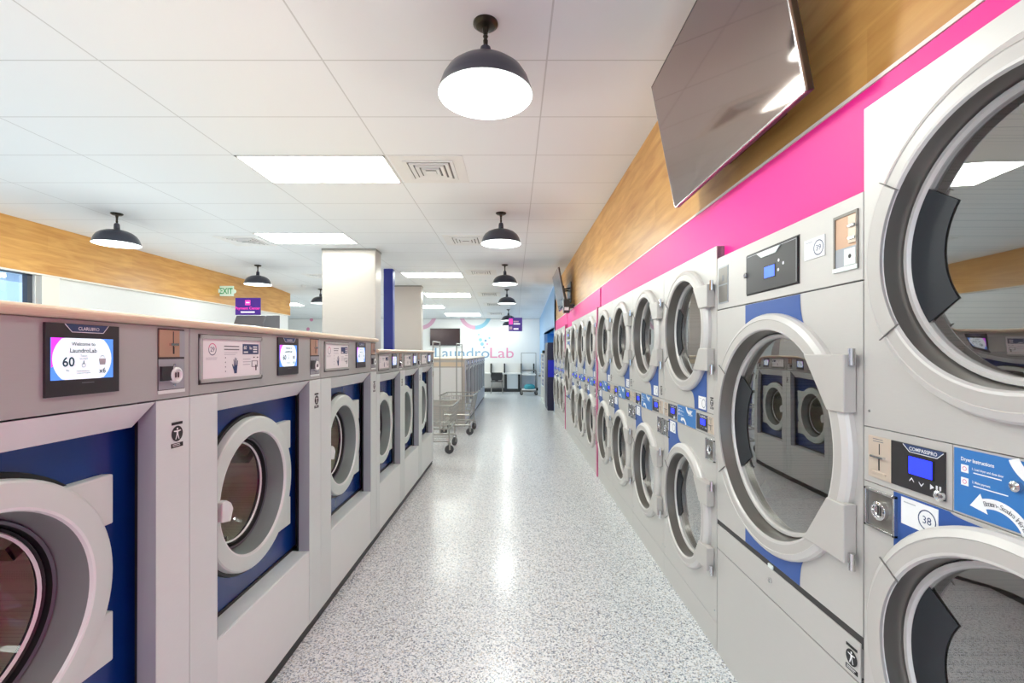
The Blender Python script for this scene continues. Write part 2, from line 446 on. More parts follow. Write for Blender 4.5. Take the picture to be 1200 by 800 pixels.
def dryer_door(root, cx, cz, ro, ri, rg, hx, hz0, hz1):
    b=MB()
    b.lathe([(ro,.0),(ro,-.014),(ro-.006,-.022),(ro-.022,-.030)], M['ringlit'], cx, cz, 72)
    b.lathe([(ro-.022,-.030),(ro-.024,-.028),(ri+.008,-.030)], M['ringst'], cx, cz, 72)
    b.lathe([(ri+.008,-.030),(ri+.002,-.029),(ri-.002,-.022)], M['ringlit'], cx, cz, 72)
    b.lathe([(ri-.002,-.022),(rg+.018,.030)], M['conest'], cx, cz, 72)
    b.lathe([(rg+.018,.030),(rg+.014,.022),(rg+.005,.022),(rg+.0005,.030),(rg,.044),(rg+.012,.06),(rg+.03,.05)], M['ringlit'], cx, cz, 72)
    door=b.build('door',root)
    g=MB(); n=6
    g.lathe([(max(.0005,rg*math.cos(k/n*PI/2)), .034-.003*math.sin(k/n*PI/2)) for k in range(n+1)], M['glass'], cx, cz, 64)
    g.build('glass',door)
    a=math.radians(33)
    h=MB(); h.sector(rg+.020, ro-.021, -.0325, -.025, PI-a, PI+a, M['ringst'], cx, cz, 24)
    for sg in (-1,1): h.sector(ri-.01, ro-.004, -.0335, -.029, PI+sg*(a+.006)-.003, PI+sg*(a+.006)+.003, M['notch'], cx, cz, 2)
    h.build('handle',door,bevel=.0015)
    t=MB(); t.sector(rg*.68, rg*.995, .0285, .0300, PI-a*1.05, PI+a*1.05, M['handle_refl'], cx, cz, 24); t.build('dark_reflection_plate',door)  # dark plate standing in for the handle's reflection in the glass
    for sg in (1,-1):
        q=MB()
        z0,z1=(hz0,hz1) if sg>0 else (-hz1,-hz0)
        xi=math.sqrt(max(.0,(ri+.006)**2-min(abs(z0),abs(z1))**2))
        xo=math.sqrt(max(.0,(ri+.006)**2-max(abs(z0),abs(z1))**2))
        lo,hi=(xi,xo) if sg>0 else (xo,xi)
        q.prism([(cx+lo,cz+z0),(cx+hx,cz+z0),(cx+hx,cz+z1),(cx+hi,cz+z1)],-.037,-.001,M['ringst'])
        hg=q.build('hinge',door,bevel=.003)
        p=MB()
        zz=cz+(z0-.016 if sg<0 else z1-.03)
        p.lathez([(.0005,zz),(.009,zz),(.009,zz+.046),(.0005,zz+.046)],M['chrome'],cx+hx+.006,-.018,12)
        p.build('hinge_pin',hg)

def decal_shape(b, xs, xf, zt, cz, r, xt):
    """blue vinyl between a straight side xs and a flared side xf, from level zt to the ring"""
    s=1 if zt>cz else -1
    d=abs(zt-cz); pts=[(xs,zt)]
    zs=cz+s*math.sqrt(max(.001,(r*.93)**2-xs*xs))
    xe=xf
    n=8; fl=[]
    ze=cz+s*math.sqrt(max(.001,r*r-min(abs(xe),r*.97)**2))
    xm=xf*.45+xs*.10 if abs(xf)>.02 else xf
    x_top=xt
    for k in range(n+1):
        t=k/n
        x=x_top+(xe-x_top)*t*t; z=zt+(ze-zt)*(1-(1-t)**2)
        fl.append((x,z))
    arc=[]
    a_e=math.atan2(s*math.sqrt(max(.0001,(r*.93)**2-min(abs(xe),r*.9)**2)),xe)
    a_s=math.atan2(zs-cz,xs)
    for k in range(13):
        a=a_e+(a_s-a_e)*k/12
        arc.append((r*.93*math.cos(a),cz+r*.93*math.sin(a)))
    pts=pts+fl+arc
    b.poly([(x,-.0010,z) for x,z in pts],M['decal'])

def small_label(root, x0,x1,z0,z1, num, y=-.0024):
    b=MB(); w=x1-x0; h=z1-z0
    b.box(x0,x1,y,y+.0012,z0,z1,M['white'])
    r=min(h*.38,w*.24); cx=x0+w*.72; cz=z0+h*.47
    b.annulus(r*.88,r,y-.0004,M['navyprint'],cx,cz,28)
    if num: b.text(num,cx,cz-r*.36,y-.0004,r*.72,M['navyprint'])
    bars(b,x0+w*.08,x0+w*.42,z0+h*.86,1,.004,y-.0004,M['lightprint'],h=h*.04)
    return b.build('number_label',root)

def coin_plate(root, x0,x1,z0,z1):
    b=MB(); w=x1-x0; h=z1-z0; cx=(x0+x1)/2
    b.box(x0,x1,-.004,0.002,z0,z1,M['beige'])
    b.box(cx-.0012,cx+.0012,-.0046,-.004,z0+h*.58,z0+h*.84,M['seam'])
    b.box(cx-.003,cx+.001,-.0046,-.004,z0+h*.20,z0+h*.48,M['blackprint'])
    bars(b,cx-w*.28,cx+w*.2,z0+h*.95,2,.006,-.0046,M['greyprint'],h=.0018)
    b.box(cx-w*.30,cx+w*.26,-.012,-.004,z0+h*.50,z0+h*.55,M['chrome'])
    b.box(cx-w*.34,cx+w*.30,-.008,-.004,z0+h*.12,z0+h*.16,M['beige'])
    return b.build('coin_plate',root)

def controller(root, x0,x1,z0,z1, lock):
    b=MB(); w=x1-x0; h=z1-z0; y=-.004
    b.box(x0,x1,y,.002,z0,z1,M['dark'])
    e=y-.0005
    b.poly([(x0+w*.25,e,z1-.001),(x1-.001,e,z1-.001),(x1-w*.12,e,z1-h*.16),(x0+w*.38,e,z1-h*.16)],M['navyprint'])
    b.tube([(x0+w*.25,e,z1-.002),(x0+w*.38,e,z1-h*.165),(x1-w*.12,e,z1-h*.165),(x1-w*.01,e,z1-.004)],.0009,M['key'],6)
    b.text('COMPASSPRO',x0+w*.63,z1-h*.125,e-.0004,h*.075,M['key'],bold=True)
    # keys: up, down, play and pause
    k=h*.06; zc=z0+h*.21
    X=x0+w*.42; b.poly([(X-k,e,zc),(X,e,zc+k*1.2),(X+k,e,zc),(X+k,e,zc-k*.5),(X,e,zc+k*.6),(X-k,e,zc-k*.5)],M['key'])
    X=x0+w*.60; b.poly([(X-k,e,zc+k*.6),(X,e,zc-k*.5),(X+k,e,zc+k*.6),(X+k,e,zc+k*.1),(X,e,zc-k*1.1),(X-k,e,zc+k*.1)],M['key'])
    X=x0+w*.76; b.poly([(X,e,zc+k),(X+k*1.6,e,zc),(X,e,zc-k)],M['key'])
    for q in (2.2,3.5): b.box(X+k*q,X+k*(q+.7),e,e+.0004,zc-k,zc+k,M['key'])
    c=b.build('controller',root)
    s=MB(); s.box(x0+w*.34,x0+w*.83,y-.001,y+.001,z0+h*.34,z0+h*.76,M['black'])
    s.box(x0+w*.37,x0+w*.80,y-.0016,y,z0+h*.36,z0+h*.74,M['lcd']); s.build('screen',c)
    if lock:
        q=MB(); q.lathe([(.011,-.004),(.011,-.012),(.007,-.014),(.0055,-.010),(.0005,-.010)],M['chrome'],x1-.008,z0+.010,20); q.build('lock',c)
    return c

def instruction_panel(root, x0,x1,z0,z1, detail):
    b=MB(); w=x1-x0; h=z1-z0; y=-.002
    b.box(x0,x1,y,.002,z0,z1,M['instr']); e=y-.0004; W=M['white']
    b.text('Dryer Instructions',x0+w*.06,z1-h*.18,e,h*.055,W,'l',True,.85)
    rows=[(.30,'1. Load dryer and close door'),(.50,'2. Make payment')]
    for f,t in rows:
        z=z1-h*f
        b.box(x0+w*.06,x0+w*.12,e,e+.0004,z-h*.06,z+h*.06,W)
        b.annulus(h*.025,h*.035,e-.0003,M['pinkprint'],x0+w*.09,z,12)
        b.text(t,x0+w*.15,z+h*.01,e,h*.034,W,'l',True,.8)
        bars(b,x0+w*.16,x0+w*.42,z-h*.025,1,.004,e,W,h=h*.016)
    for f,t in ((.16,''),(.36,'')):
        z=z1-h*f
        bars(b,x0+w*.62,x0+w*.86,z+h*.03,1,.004,e,W,h=h*.03)
        bars(b,x0+w*.60,x0+w*.86,z-h*.035,1,.004,e,W,h=h*.018)
    def arrow(cx,cz,r,a0,a1,flip,txt):
        t=h*.075; n=18
        P=[]
        for k in range(n+1):
            a=a0+(a1-a0)*k/n; P.append((cx+(r+t)*math.cos(a),cz+(r+t)*math.sin(a)))
        Q=[]
        for k in range(n+1):
            a=a1-(a1-a0)*k/n; Q.append((cx+(r-t)*math.cos(a),cz+(r-t)*math.sin(a)))
        m=len(P)
        vs=[(x,e,z) for x,z in P+Q]
        b.add(vs,[(i,i+1,2*m-2-i,2*m-1-i) for i in range(m-1)],W)
        # head at a1
        tx,tz=(-math.sin(a1),math.cos(a1)) if a1>a0 else (math.sin(a1),-math.cos(a1))
        c,sn=math.cos(a1),math.sin(a1)
        b.poly([(cx+(r+2*t)*c,e,cz+(r+2*t)*sn),(cx+(r-2*t)*c,e,cz+(r-2*t)*sn),(cx+r*c+tx*3.1*t,e,cz+r*sn+tz*3.1*t)],W)
        if detail and txt:
            L=len(txt); lo,hi=(max(a0,a1)-.02,min(a0,a1)+.08)
            for i,ch in enumerate(txt):
                a=lo+(hi-lo)*(i+.5)/L
                if ch!=' ': b.text(ch,cx+(r-t*.45)*math.cos(a),cz+(r-t*.45)*math.sin(a),e-.0004,t*.95,M['greyprint'],rot=a-PI/2)
    r=h*.46
    arrow(x0+w*.33, z0-h*.18, r, math.asin(.2/.535), math.radians(112), False, 'Bottom - Secadora Inferior')
    arrow(x1-w*.33, z1+h*.18, r, PI+math.asin(.2/.535), PI+math.radians(112), False, '')
    if detail:
        b.lathe([(.010,y),(.010,-.010),(.006,-.012),(.0005,-.010)],M['chrome'],(x0+x1)/2-.005,z0+h*.64,16)
    return b.build('instruction_panel',root)

def coin_slide(root, x0,x1,z0,z1):
    b=MB(); w=x1-x0; h=z1-z0; cx=(x0+x1)/2; cz=(z0+z1)/2; t=.006
    b.box(x0,x1,-.010,.002,z1-t,z1,M['chrome']); b.box(x0,x1,-.010,.002,z0,z0+t,M['chrome'])
    b.box(x0,x0+t,-.010,.002,z0,z1,M['chrome']); b.box(x1-t,x1,-.010,.002,z0,z1,M['chrome'])
    b.box(x0+t,x1-t,-.002,.002,z0+t,z1-t,M['conest'])
    b.lathe([(w*.24,-.002),(w*.24,-.012),(w*.18,-.014),(w*.16,-.008),(.0005,-.008)],M['chrome'],cx,cz,24)
    b.box(cx-.006,cx-.002,-.0095,-.008,cz-.012,cz+.012,M['seam']); b.box(cx+.002,cx+.006,-.0095,-.008,cz-.012,cz+.012,M['seam'])
    return b.build('coin_box',root,bevel=.001)

def stacked_dryer(D, label, group, loc, num=None, detail=False):
    W,H,zu,zl,ro,ri,rg,s0,s1 = (D[k] for k in ('W','H','zu','zl','ro','ri','rg','s0','s1'))
    hw=W/2-.002
    root=thing('stacked_dryer',label,'dryer',loc,-PI/2,group)
    b=MB(); b.box(-hw,hw,.004,.86,0,H,M['body'],skip=('f',))
    b.box(-hw+.001,hw-.001,.012,.014,s0-.03,s1+.03,M['seam'])
    g=.0022
    kick=.13*H/1.87
    b.box(-hw,hw,-.0,.02,0,kick-g,M['steel'])
    b.box(-hw,hw,.004,.02,kick-g,kick,M['seam'])
    b.build('cabinet',root)
    u=MB(); u.plate_hole(-hw,hw,s1+g,H,0,0,zu,rg+.028,M['steel'])
    dryer_drum(u,0,zu,rg+.028,min(hw-.02,rg+.07),.62); u.build('upper_panel',root)
    l=MB(); l.plate_hole(-hw,hw,kick+.001,s0-g,0,0,zl,rg+.028,M['steel'])
    dryer_drum(l,0,zl,rg+.028,min(hw-.02,rg+.07),.62); l.build('lower_panel',root)
    # screws
    sc=MB()
    for x in (-hw+.02,hw-.02):
        for z in (H-.02,zu-ro-.02,kick+.05): sc.lathe([(.004,0),(.0035,-.002),(.0005,-.002)],M['chrome'],x,z,10)
    sc.build('screws',root)
    st=MB(); st.box(-hw,-.137,0,.01,s0,s1,M['steel']); st.box(-.135,.135,0,.01,s0,s1,M['steel']); st.box(.137,hw,0,.01,s0,s1,M['steel'])
    st.build('control_strip',root)
    dz=s1-s0; z0=s0+dz*.11; z1=s1-dz*.14
    k=(hw-.135)/(.388-.135)
    q=lambda x: math.copysign(.135+(abs(x)-.135)*k,x)
    coin_plate(root,q(-.368),q(-.294),z0,z1); controller(root,q(-.294),q(-.151),z0,z1,True)
    instruction_panel(root,-.131,.131,s0+dz*.03,s1-dz*.03,detail)
    controller(root,q(.151),q(.294),z0,z1,False); coin_plate(root,q(.294),q(.368),z0,z1)
    coin_slide(root,q(-.376),q(-.278),s0-.115,s0-.014); coin_slide(root,q(.278),q(.376),s0-.115,s0-.014)
    d=MB(); decal_shape(d,-.29,-.07,s0-g-.001,zl,ro,-.14); d.build('blue_decal',root)
    d=MB(); decal_shape(d,.27,.055,s1+g+.001,zu,ro,.115); d.build('blue_decal',root)
    small_label(root,q(-.266),q(-.168),s0-.072,s0-.008,num); small_label(root,q(.172),q(.266),s1+.012,s1+.074,None)
    access_sticker(q(.335),s1+.055,.034,root)
    hx=hw-.022
    dryer_door(root,0,zu,ro,ri,rg,hx,ro*.30,ro*.63); dryer_door(root,0,zl,ro,ri,rg,hx,ro*.30,ro*.63)
    return root

def single_dryer(label, group, loc, num):
    W,H=.903,1.812; hw=W/2-.002; zc,ro,ri,rg=1.09,.432,.372,.342
    root=thing('tumble_dryer',label,'dryer',loc,-PI/2,group)
    b=MB(); b.box(-hw,hw,.004,.86,0,H,M['body'],skip=('f',)); b.box(-hw,hw,.004,.008,.58,.625,M['seam'])
    b.box(-hw,hw,.004,.008,.47,.50,M['seam']); b.box(-hw,hw,.004,.008,1.56,1.59,M['seam'])
    b.build('cabinet',root)
    p=MB(); p.box(-hw,hw,0,.02,1.576,H,M['steel']); p.build('control_panel',root,bevel=.002)
    f=MB(); f.plate_hole(-hw,hw,.616,1.572,0,0,zc,rg+.03,M['steel']); dryer_drum(f,0,zc,rg+.03,.42,.66); f.build('front_panel',root)
    lf=MB(); lf.box(-hw,hw-.01,0,.02,.484,.592,M['steel']); lf.box(-.02,.01,-.001,.01,.592,.606,M['wlight']); lf.build('lint_flap',root,bevel=.002)
    lk=MB(); lk.lathe([(.010,0),(.010,-.006),(.005,-.007),(.0005,-.004)],M['chrome'],.0,.55,16); lk.build('lock',root)
    kp=MB(); kp.box(-hw,hw,0,.02,0,.480,M['steel']); kp.build('kick_panel',root,bevel=.002)
    # smoked control window
    c=MB(); c.box(-.174,.174,-.001,.004,1.606,1.768,M['seam']); c.box(-.168,.168,-.006,.0,1.611,1.763,M['dark'])
    c.box(-.16,.165,-.0066,-.006,1.7565,1.7582,M['lightprint']); c.box(.163,.165,-.0066,-.006,1.615,1.7582,M['lightprint'])
    w=c.build('control_window',root,bevel=.001)
    t=MB(); t.prism([(-.085,1.757),(.075,1.757),(.045,1.735),(-.05,1.735)],-.010,-.005,M['wlight']); t.build('finger_tab',w,bevel=.001)
    s=MB(); s.box(-.036,.042,-.0072,-.006,1.650,1.700,M['black']); s.box(-.030,.036,-.008,-.006,1.655,1.695,M['lcdbr']); s.build('screen',w)
    k=MB()
    for x,z in ((.062,1.705),(.090,1.690),(.060,1.672)): k.disc(.006,-.0068,M['key'],x,z,14)
    k.build('buttons',w)
    lk=MB(); lk.lathe([(.011,-.004),(.011,-.012),(.006,-.014),(.0005,-.011)],M['chrome'],-.168,1.688,18); lk.build('window_lock',w)
    small_label(root,.20,.298,1.673,1.737,num)
    # coin recess with its stainless slide
    q=MB(); x0,x1,z0,z1=.338,.434,1.610,1.772
    q.box(x0,x0+.006,-.004,.002,z0,z1,M['conest']); q.box(x1-.005,x1,-.004,.002,z0,z1,M['conest'])
    q.box(x0,x1,-.004,.002,z1-.008,z1,M['conest']); q.box(x0,x1,-.006,.002,z0,z0+.012,M['wlight'])
    q.box(x0+.006,x1-.005,-.0012,.0,z0+.012,z0+.066,M['wside']); q.box(x0+.006,x1-.005,-.0012,.0,z0+.066,z1-.008,M['copper'])
    q.box(x1-.034,x1-.005,-.005,-.001,z0+.074,z1-.012,M['beige']); q.box(x1-.050,x1-.006,-.005,-.001,z0+.014,z0+.060,M['wlight'])
    q.disc(.006,-.0054,M['seam'],x1-.027,z0+.038,14); q.box(x1-.030,x1-.006,-.011,-.004,z0+.118,z0+.124,M['chrome']); q.box(x1-.030,x1-.006,-.009,-.004,z0+.084,z0+.090,M['chrome'])
    q.build('coin_box',root)
    v=MB(); v.box(-.43,-.335,-.002,.002,1.60,1.765,M['wside']); v.box(-.424,-.341,-.003,0,1.686,1.759,M['conest']); v.box(-.424,-.341,-.003,0,1.606,1.680,M['conest'])
    v.box(-.39,-.375,-.0036,-.003,1.70,1.725,M['greyprint']); v.build('card_reader',root)
    d=MB(); decal_shape(d,-.185,.25,1.572-.001,zc,ro,.176); d.build('blue_decal',root)
    d=MB(); decal_shape(d,-.185,.215,.617,zc,ro,.175); d.build('blue_decal',root)
    access_sticker(.408,.535,.044,root)
    dryer_door(root,0,zc,ro,ri,rg,hw-.022,ro*.29,ro*.66)
    return root

# ------------------------------------------------------------------ washers
def washer(label, group, loc, W=.98, H=1.455, cb=1.245, ob=.41, zd=.815, ro=.305, ow=.355, name='washing_machine', num='29', grey=False):
    root=thing(name,label,'washer',loc,PI/2,group)
    hw=W/2-.0015; Fm=M['machgrey'] if grey else M['wfront']
    D=.94
    b=MB(); b.box(-hw,hw,.02,D,.05,H,Fm,skip=('f',))
    b.box(-hw,hw,.095,.10,.05,H,M['seam']) if False else None
    b.build('cabinet',root)
    pl=MB(); pl.box(-hw,hw,.012,.30,0,.05,M['black']); pl.build('plinth',root)
    c=MB(); c.box(-hw,hw,0,.10,cb+.0015,H,M['machgrey'] if grey else M['taupe']); c.build('control_panel',root,bevel=.002)
    for sx in (-1,1):
        p=MB(); x0,x1=sorted((sx*hw,sx*ow)); p.box(x0,x1,0,.05,.052,cb-.0015,Fm)
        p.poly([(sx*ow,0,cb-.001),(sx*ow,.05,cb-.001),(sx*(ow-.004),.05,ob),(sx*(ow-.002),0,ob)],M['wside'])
        p.build('side_panel',root)
    t=MB(); h=.070
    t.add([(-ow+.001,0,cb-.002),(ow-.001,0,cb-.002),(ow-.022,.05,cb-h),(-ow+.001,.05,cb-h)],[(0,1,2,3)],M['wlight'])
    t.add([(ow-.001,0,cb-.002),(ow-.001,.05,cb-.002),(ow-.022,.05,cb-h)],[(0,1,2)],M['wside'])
    t.build('header',root)
    l=MB(); l.box(-ow+.0015,ow-.0015,0.001,.05,.052,ob-.004,M['wlight'] if not grey else Fm); l.box(-ow+.0015,ow-.0015,.004,.12,ob-.004,ob,M['wfront']); l.build('lower_panel',root,bevel=.002)
    bp=MB(); yb=.090
    bp.plate_hole(-ow-.02,ow+.045,ob-.0,cb-h+.03,yb,-.025,zd,ro-.03,M['blue'] if not grey else M['machgrey'],edge=.01)
    bp.box(ow+.045,ow+.075,yb-.004,yb+.01,ob,cb-.02,M['black'])
    bp.box(ow+.000,ow+.075,yb-.040,yb-.030,ob,cb-.02,M['black'])
    bp.box(-ow,ow+.045,yb-.006,yb,ob,ob+.012,M['black'])
    bp.build('door_panel',root)
    cx=-.025; k=ro/.305
    tb=MB(); tb.lathe([(.21*k,.16),(.255*k,.17),(.255*k,.55)],M['wdrum'],cx,zd,56)
    tb.lathe([(.255*k,.55),(.12*k,.56),(.11*k,.545),(.0005,.545)],M['wback'],cx,zd,56)
    for j in range(3):
        a=.5+j*2*PI/3; x,z=cx+.23*k*math.cos(a),zd+.23*k*math.sin(a)
        tb.box(-.04,.03,.18,.54,-.02,.02,M['chrome'],Matrix.Translation((x,0,z))@Matrix.Rotation(-a,4,'Y'))
    tb.build('drum',root)
    gk=MB()
    gk.lathe([(ro+.014,yb-.001),(ro+.012,yb-.012),(ro-.004,yb-.012)],M['black'],cx,zd,64)  # black ring put in as the shadow behind the door ring
    gk.lathe([(.224*k,.128),(.219*k,.120),(.213*k,.124)],M['slate'],cx,zd,64)
    gk.lathe([(.213*k,.124),(.210*k,.138),(.206*k,.134),(.201*k,.140),(.198*k,.152),(.21*k,.162)],M['black'],cx,zd,64)
    gk.build('gasket_and_shadow_ring',root)
    d=MB()
    d.lathe([(ro,yb-.006),(ro,.062),(ro-.003,.054),(ro-.008,.050),(ro-.010,.0495),(.246*k,.047)],M['wring'],cx,zd,72)
    d.lathe([(.246*k,.047),(.240*k,.0485),(.237*k,.056)],M['wlight'],cx,zd,72)
    d.lathe([(.237*k,.056),(.224*k,.128)],M['wcone'],cx,zd,72)
    door=d.build('door',root)
    g=MB(); g.lathe([(.199*k,.140),(.186*k,.165),(.165*k,.195),(.12*k,.222),(.06*k,.235),(.0005,.238)],M['wglass'],cx,zd,56)
    g.lathe([(.201*k,.140),(.197*k,.134),(.192*k,.140)],M['wlight'],cx,zd,56); g.build('glass',door)
    for sg in (1,-1):
        q=MB(); z0,z1=(.115*k,.245*k) if sg>0 else (-.245*k,-.115*k)
        xo=cx+ro+.004
        xa=cx+math.sqrt(max(0,(ro-.01)**2-z0*z0)); xb=cx+math.sqrt(max(0,(ro-.01)**2-z1*z1))
        q.prism([(xa,zd+z0),(xo,zd+z0),(xo,zd+z1),(xb,zd+z1)],.058,yb,M['wring']); q.build('hinge',door,bevel=.004)
    hd=MB(); hx=cx-.235*k
    hd.prism([(hx-.025,zd-.036),(hx+.028,zd-.048),(hx+.044,zd-.006),(hx+.030,zd+.020),(hx+.004,zd+.036),(hx-.022,zd+.034)],.028,.052,M['wlight'])
    hd.build('handle',door,bevel=.004)
    hh=MB(); hh.lathe([(.017,.046),(.015,.0445),(.0005,.0445)],M['black'],hx-.034,zd,18); hh.build('lock_hole',door)
    # ---- control panel furniture
    zc0,zc1=cb,H; hh_=H-cb; s=hh_/.21
    if W<.9: pos=dict(sign=(-.36,-.06),scr=(.02,.165),coin=(.27,.365))
    else: pos=dict(sign=(-.448,-.082),scr=(.041,.226),coin=(.3605,.4657))
    # print sheet in its frame
    x0,x1=pos['sign']; z0,z1=cb+.037*s,cb+.192*s
    fr=MB(); t=.012
    fr.box(x0,x1,-.006,.002,z1-t,z1,M['taupe']); fr.box(x0,x1,-.006,.002,z0,z0+t,M['taupe']); fr.box(x0,x0+t,-.006,.002,z0,z1,M['taupe']); fr.box(x1-t,x1,-.006,.002,z0,z1,M['taupe'])
    fr.box(x0-.003,x1+.003,-.0008,.001,z0-.005,z1+.003,M['seam'])
    f=fr.build('sign_frame',root,bevel=.002)
    sh=MB(); w=x1-x0-2*t; h=z1-z0-2*t; X=lambda u: x0+t+w*u; Z=lambda v: z0+t+h*v
    y=-.0012; e=-.0016
    sh.box(X(0),X(1),y,.001,Z(0),Z(1),M['white'])
    sh.annulus(h*.135,h*.155,e,M['navyprint'],X(.155),Z(.74),28); sh.sector(h*.135,h*.155,e-.0004,e,.2,PI-.2,M['pinkprint'],X(.155),Z(.74),14)
    if num: sh.text(num,X(.155),Z(.68),e,h*.12,M['navyprint'])
    bars(sh,X(.06),X(.25),Z(.53),2,h*.04,e,M['lightprint'],h=h*.012)
    bars(sh,X(.34),X(.60),Z(.84),2,h*.085,e,M['greyprint'],h=h*.03); bars(sh,X(.34),X(.58),Z(.66),2,h*.05,e,M['lightprint'],h=h*.012)
    sh.box(X(.66),X(.97),e,e+.0003,Z(.61),Z(.90),M['navyprint'])
    if num: sh.text('60',X(.68),Z(.75),e-.0004,h*.10,M['white'],'l',True); sh.text('lbs',X(.79),Z(.75),e-.0004,h*.08,M['white'],'l',True)
    bars(sh,X(.68),X(.76),Z(.69),1,1,e-.0004,M['white'],h=h*.04,ragged=False); bars(sh,X(.86),X(.94),Z(.84),3,h*.07,e-.0004,M['white'],h=h*.04,ragged=False)
    for i in range(4): sh.disc(h*.02,e,M['greyprint'],X(.36),Z(.52-.12*i),10)
    # open hand
    hxx,hz=X(.535),Z(.22); n=M['navyprint']; u=h*.10
    sh.poly([(hxx-u*.7,e,hz-u*1.3),(hxx+u*.5,e,hz-u*1.3),(hxx+u*.75,e,hz+u*.9),(hxx-u*.75,e,hz+u*.9),(hxx-u*1.0,e,hz+u*.1)],n)
    for fx,fl,tilt in ((-.62,1.9,-.14),(-.2,2.4,-.04),(.22,2.2,.04),(.62,1.6,.12)):
        sh.poly([(hxx+u*(fx-.17),e,hz+u*.6),(hxx+u*(fx+.17),e,hz+u*.6),(hxx+u*(fx+.15+tilt*2),e,hz+u*(.6+fl)),(hxx+u*(fx-.15+tilt*2),e,hz+u*(.6+fl))],n)
    sh.poly([(hxx-u*.9,e,hz-u*.5),(hxx-u*.7,e,hz+u*.3),(hxx-u*1.55,e,hz+u*1.3),(hxx-u*1.75,e,hz+u*1.15)],n)
    bars(sh,X(.665),X(.83),Z(.48),3,h*.075,e,M['lightprint'],h=h*.02)
    for q in (.86,.93): sh.poly([(X(q),e,Z(.52)),(X(q+.02),e,Z(.54)),(X(q+.04),e,Z(.52)),(X(q+.02),e,Z(.50))],M['blackprint'])
    for a_,b_ in ((.83,.845),(.94,.955)): sh.box(X(a_),X(b_),e,e+.0003,Z(.24),Z(.42),M['greyprint'])
    for v in (.24,.405): sh.box(X(.83),X(.955),e,e+.0003,Z(v),Z(v+.018),M['greyprint'])
    sh.box(X(.905),X(.93),e-.0002,e,Z(.14),Z(.30),M['blackprint'])
    sh.build('instruction_sheet',f)
    # touch display
    x0,x1=pos['scr']; z0,z1=cb+.038*s,cb+.200*s; w=x1-x0; h=z1-z0
    bz=MB(); bz.box(x0,x1,-.006,.002,z0,z1,M['dark']); e=-.0066
    bz.poly([(x0+w*.23,e,z1-.001),(x1-w*.17,e,z1-.001),(x1-w*.25,e,z1-h*.11),(x0+w*.32,e,z1-h*.11)],M['navyprint'])
    bz.tube([(x0+w*.23,e,z1-.001),(x0+w*.32,e,z1-h*.115),(x1-w*.25,e,z1-h*.115),(x1-w*.17,e,z1-.001)],.0009,M['key'],6)
    bz.text('CLARUS',x0+w*.40,z1-h*.085,e-.0004,h*.045,M['key'],'l',True); bz.text('PRO',x0+w*.585,z1-h*.085,e-.0004,h*.045,M['key'],'l')
    bz.box(x0+w*.45,x0+w*.62,e,e+.0003,z0+h*.165,z0+h*.175,M['greyprint'])
    B=bz.build('touch_display',root,bevel=.001)
    sx0,sx1,sz0,sz1=x0+w*.055,x0+w*.895,z0+h*.225,z0+h*.80; sw=sx1-sx0; sh_=sz1-sz0; mx_=(sx0+sx1)/2-.002; mz_=(sz0+sz1)/2
    s_=MB(); y=-.0072
    s_.box(sx0,sx1,y,-.005,sz0,sz1,M['scrblue']); e=y-.0004
    s_.poly([(sx0,e,sz0+sh_*.30),(sx0+sw*.28,e,sz0+sh_*.6),(sx0+sw*.28,e,sz1),(sx0,e,sz1)],M['scrpink'])
    rr=sw*.475; pts=[]
    for k in range(40):
        a=2*PI*k/40; pts.append((mx_+rr*math.cos(a), e-.0004, max(sz0,min(sz1,mz_+rr*.86*math.sin(a)))))
    s_.poly(pts,M['scrwhite']); e-=.0008
    s_.text('Welcome to',mx_,sz1-sh_*.18,e,sh_*.085,M['scrgrey'],bold=True); s_.text('LaundroLab',mx_,sz1-sh_*.35,e,sh_*.105,M['scrgrey'],bold=True)
    s_.text('60',sx0+sw*.25,sz0+sh_*.32,e,sh_*.22,M['scrdark'],bold=True); s_.text('lbs',sx0+sw*.24,sz0+sh_*.20,e,sh_*.05,M['scrgrey'])
    s_.text('Touch',mx_,sz0+sh_*.55,e,sh_*.05,M['scrgrey']); s_.text('to start',mx_,sz0+sh_*.48,e,sh_*.05,M['scrgrey'])
    s_.annulus(sh_*.045,sh_*.055,e,M['scrgrey'],mx_,sz0+sh_*.34,16); s_.box(mx_-.001,mx_+.001,e,e+.0003,sz0+sh_*.36,sz0+sh_*.45,M['scrgrey'])
    bars(s_,mx_-sw*.11,mx_+sw*.13,sz0+sh_*.20,2,sh_*.05,e,M['scrgrey'],h=sh_*.01)
    bx=sx0+sw*.80
    s_.poly([(bx-sw*.065,e,sz0+sh_*.50),(bx+sw*.065,e,sz0+sh_*.50),(bx+sw*.05,e,sz0+sh_*.34),(bx-sw*.05,e,sz0+sh_*.34)],M['lightprint'])
    s_.annulus(sh_*.05,sh_*.065,e,M['lightprint'],bx,sz0+sh_*.52,16,0,PI)
    s_.text('x6',bx,sz0+sh_*.13,e,sh_*.13,M['scrdark'],bold=True)
    s_.build('screen',B)
    # coin unit
    x0,x1=pos['coin']; z0,z1=cb+.017*s,cb+.204*s; h=z1-z0; w=x1-x0; zm=z0+h*.54
    cu=MB()
    cu.box(x0,x1,-.0010,.002,z0,z1,M['seam'])
    cu.box(x0+.002,x1-w*.24,-.005,0,zm+.004,z1-.004,M['copper']); cu.box(x1-w*.24,x1-.002,-.004,0,zm+.004,z1-.004,M['wside'])
    cu.box(x0+w*.50,x0+w*.53,-.0056,-.005,zm+h*.08,zm+h*.42,M['seam']); cu.box(x0+w*.36,x0+w*.66,-.011,-.005,zm+h*.20,zm+h*.235,M['chrome'])
    cu.box(x0+w*.5,x0+w*.55,-.0058,-.005,zm+h*.07,zm+h*.18,M['black'])
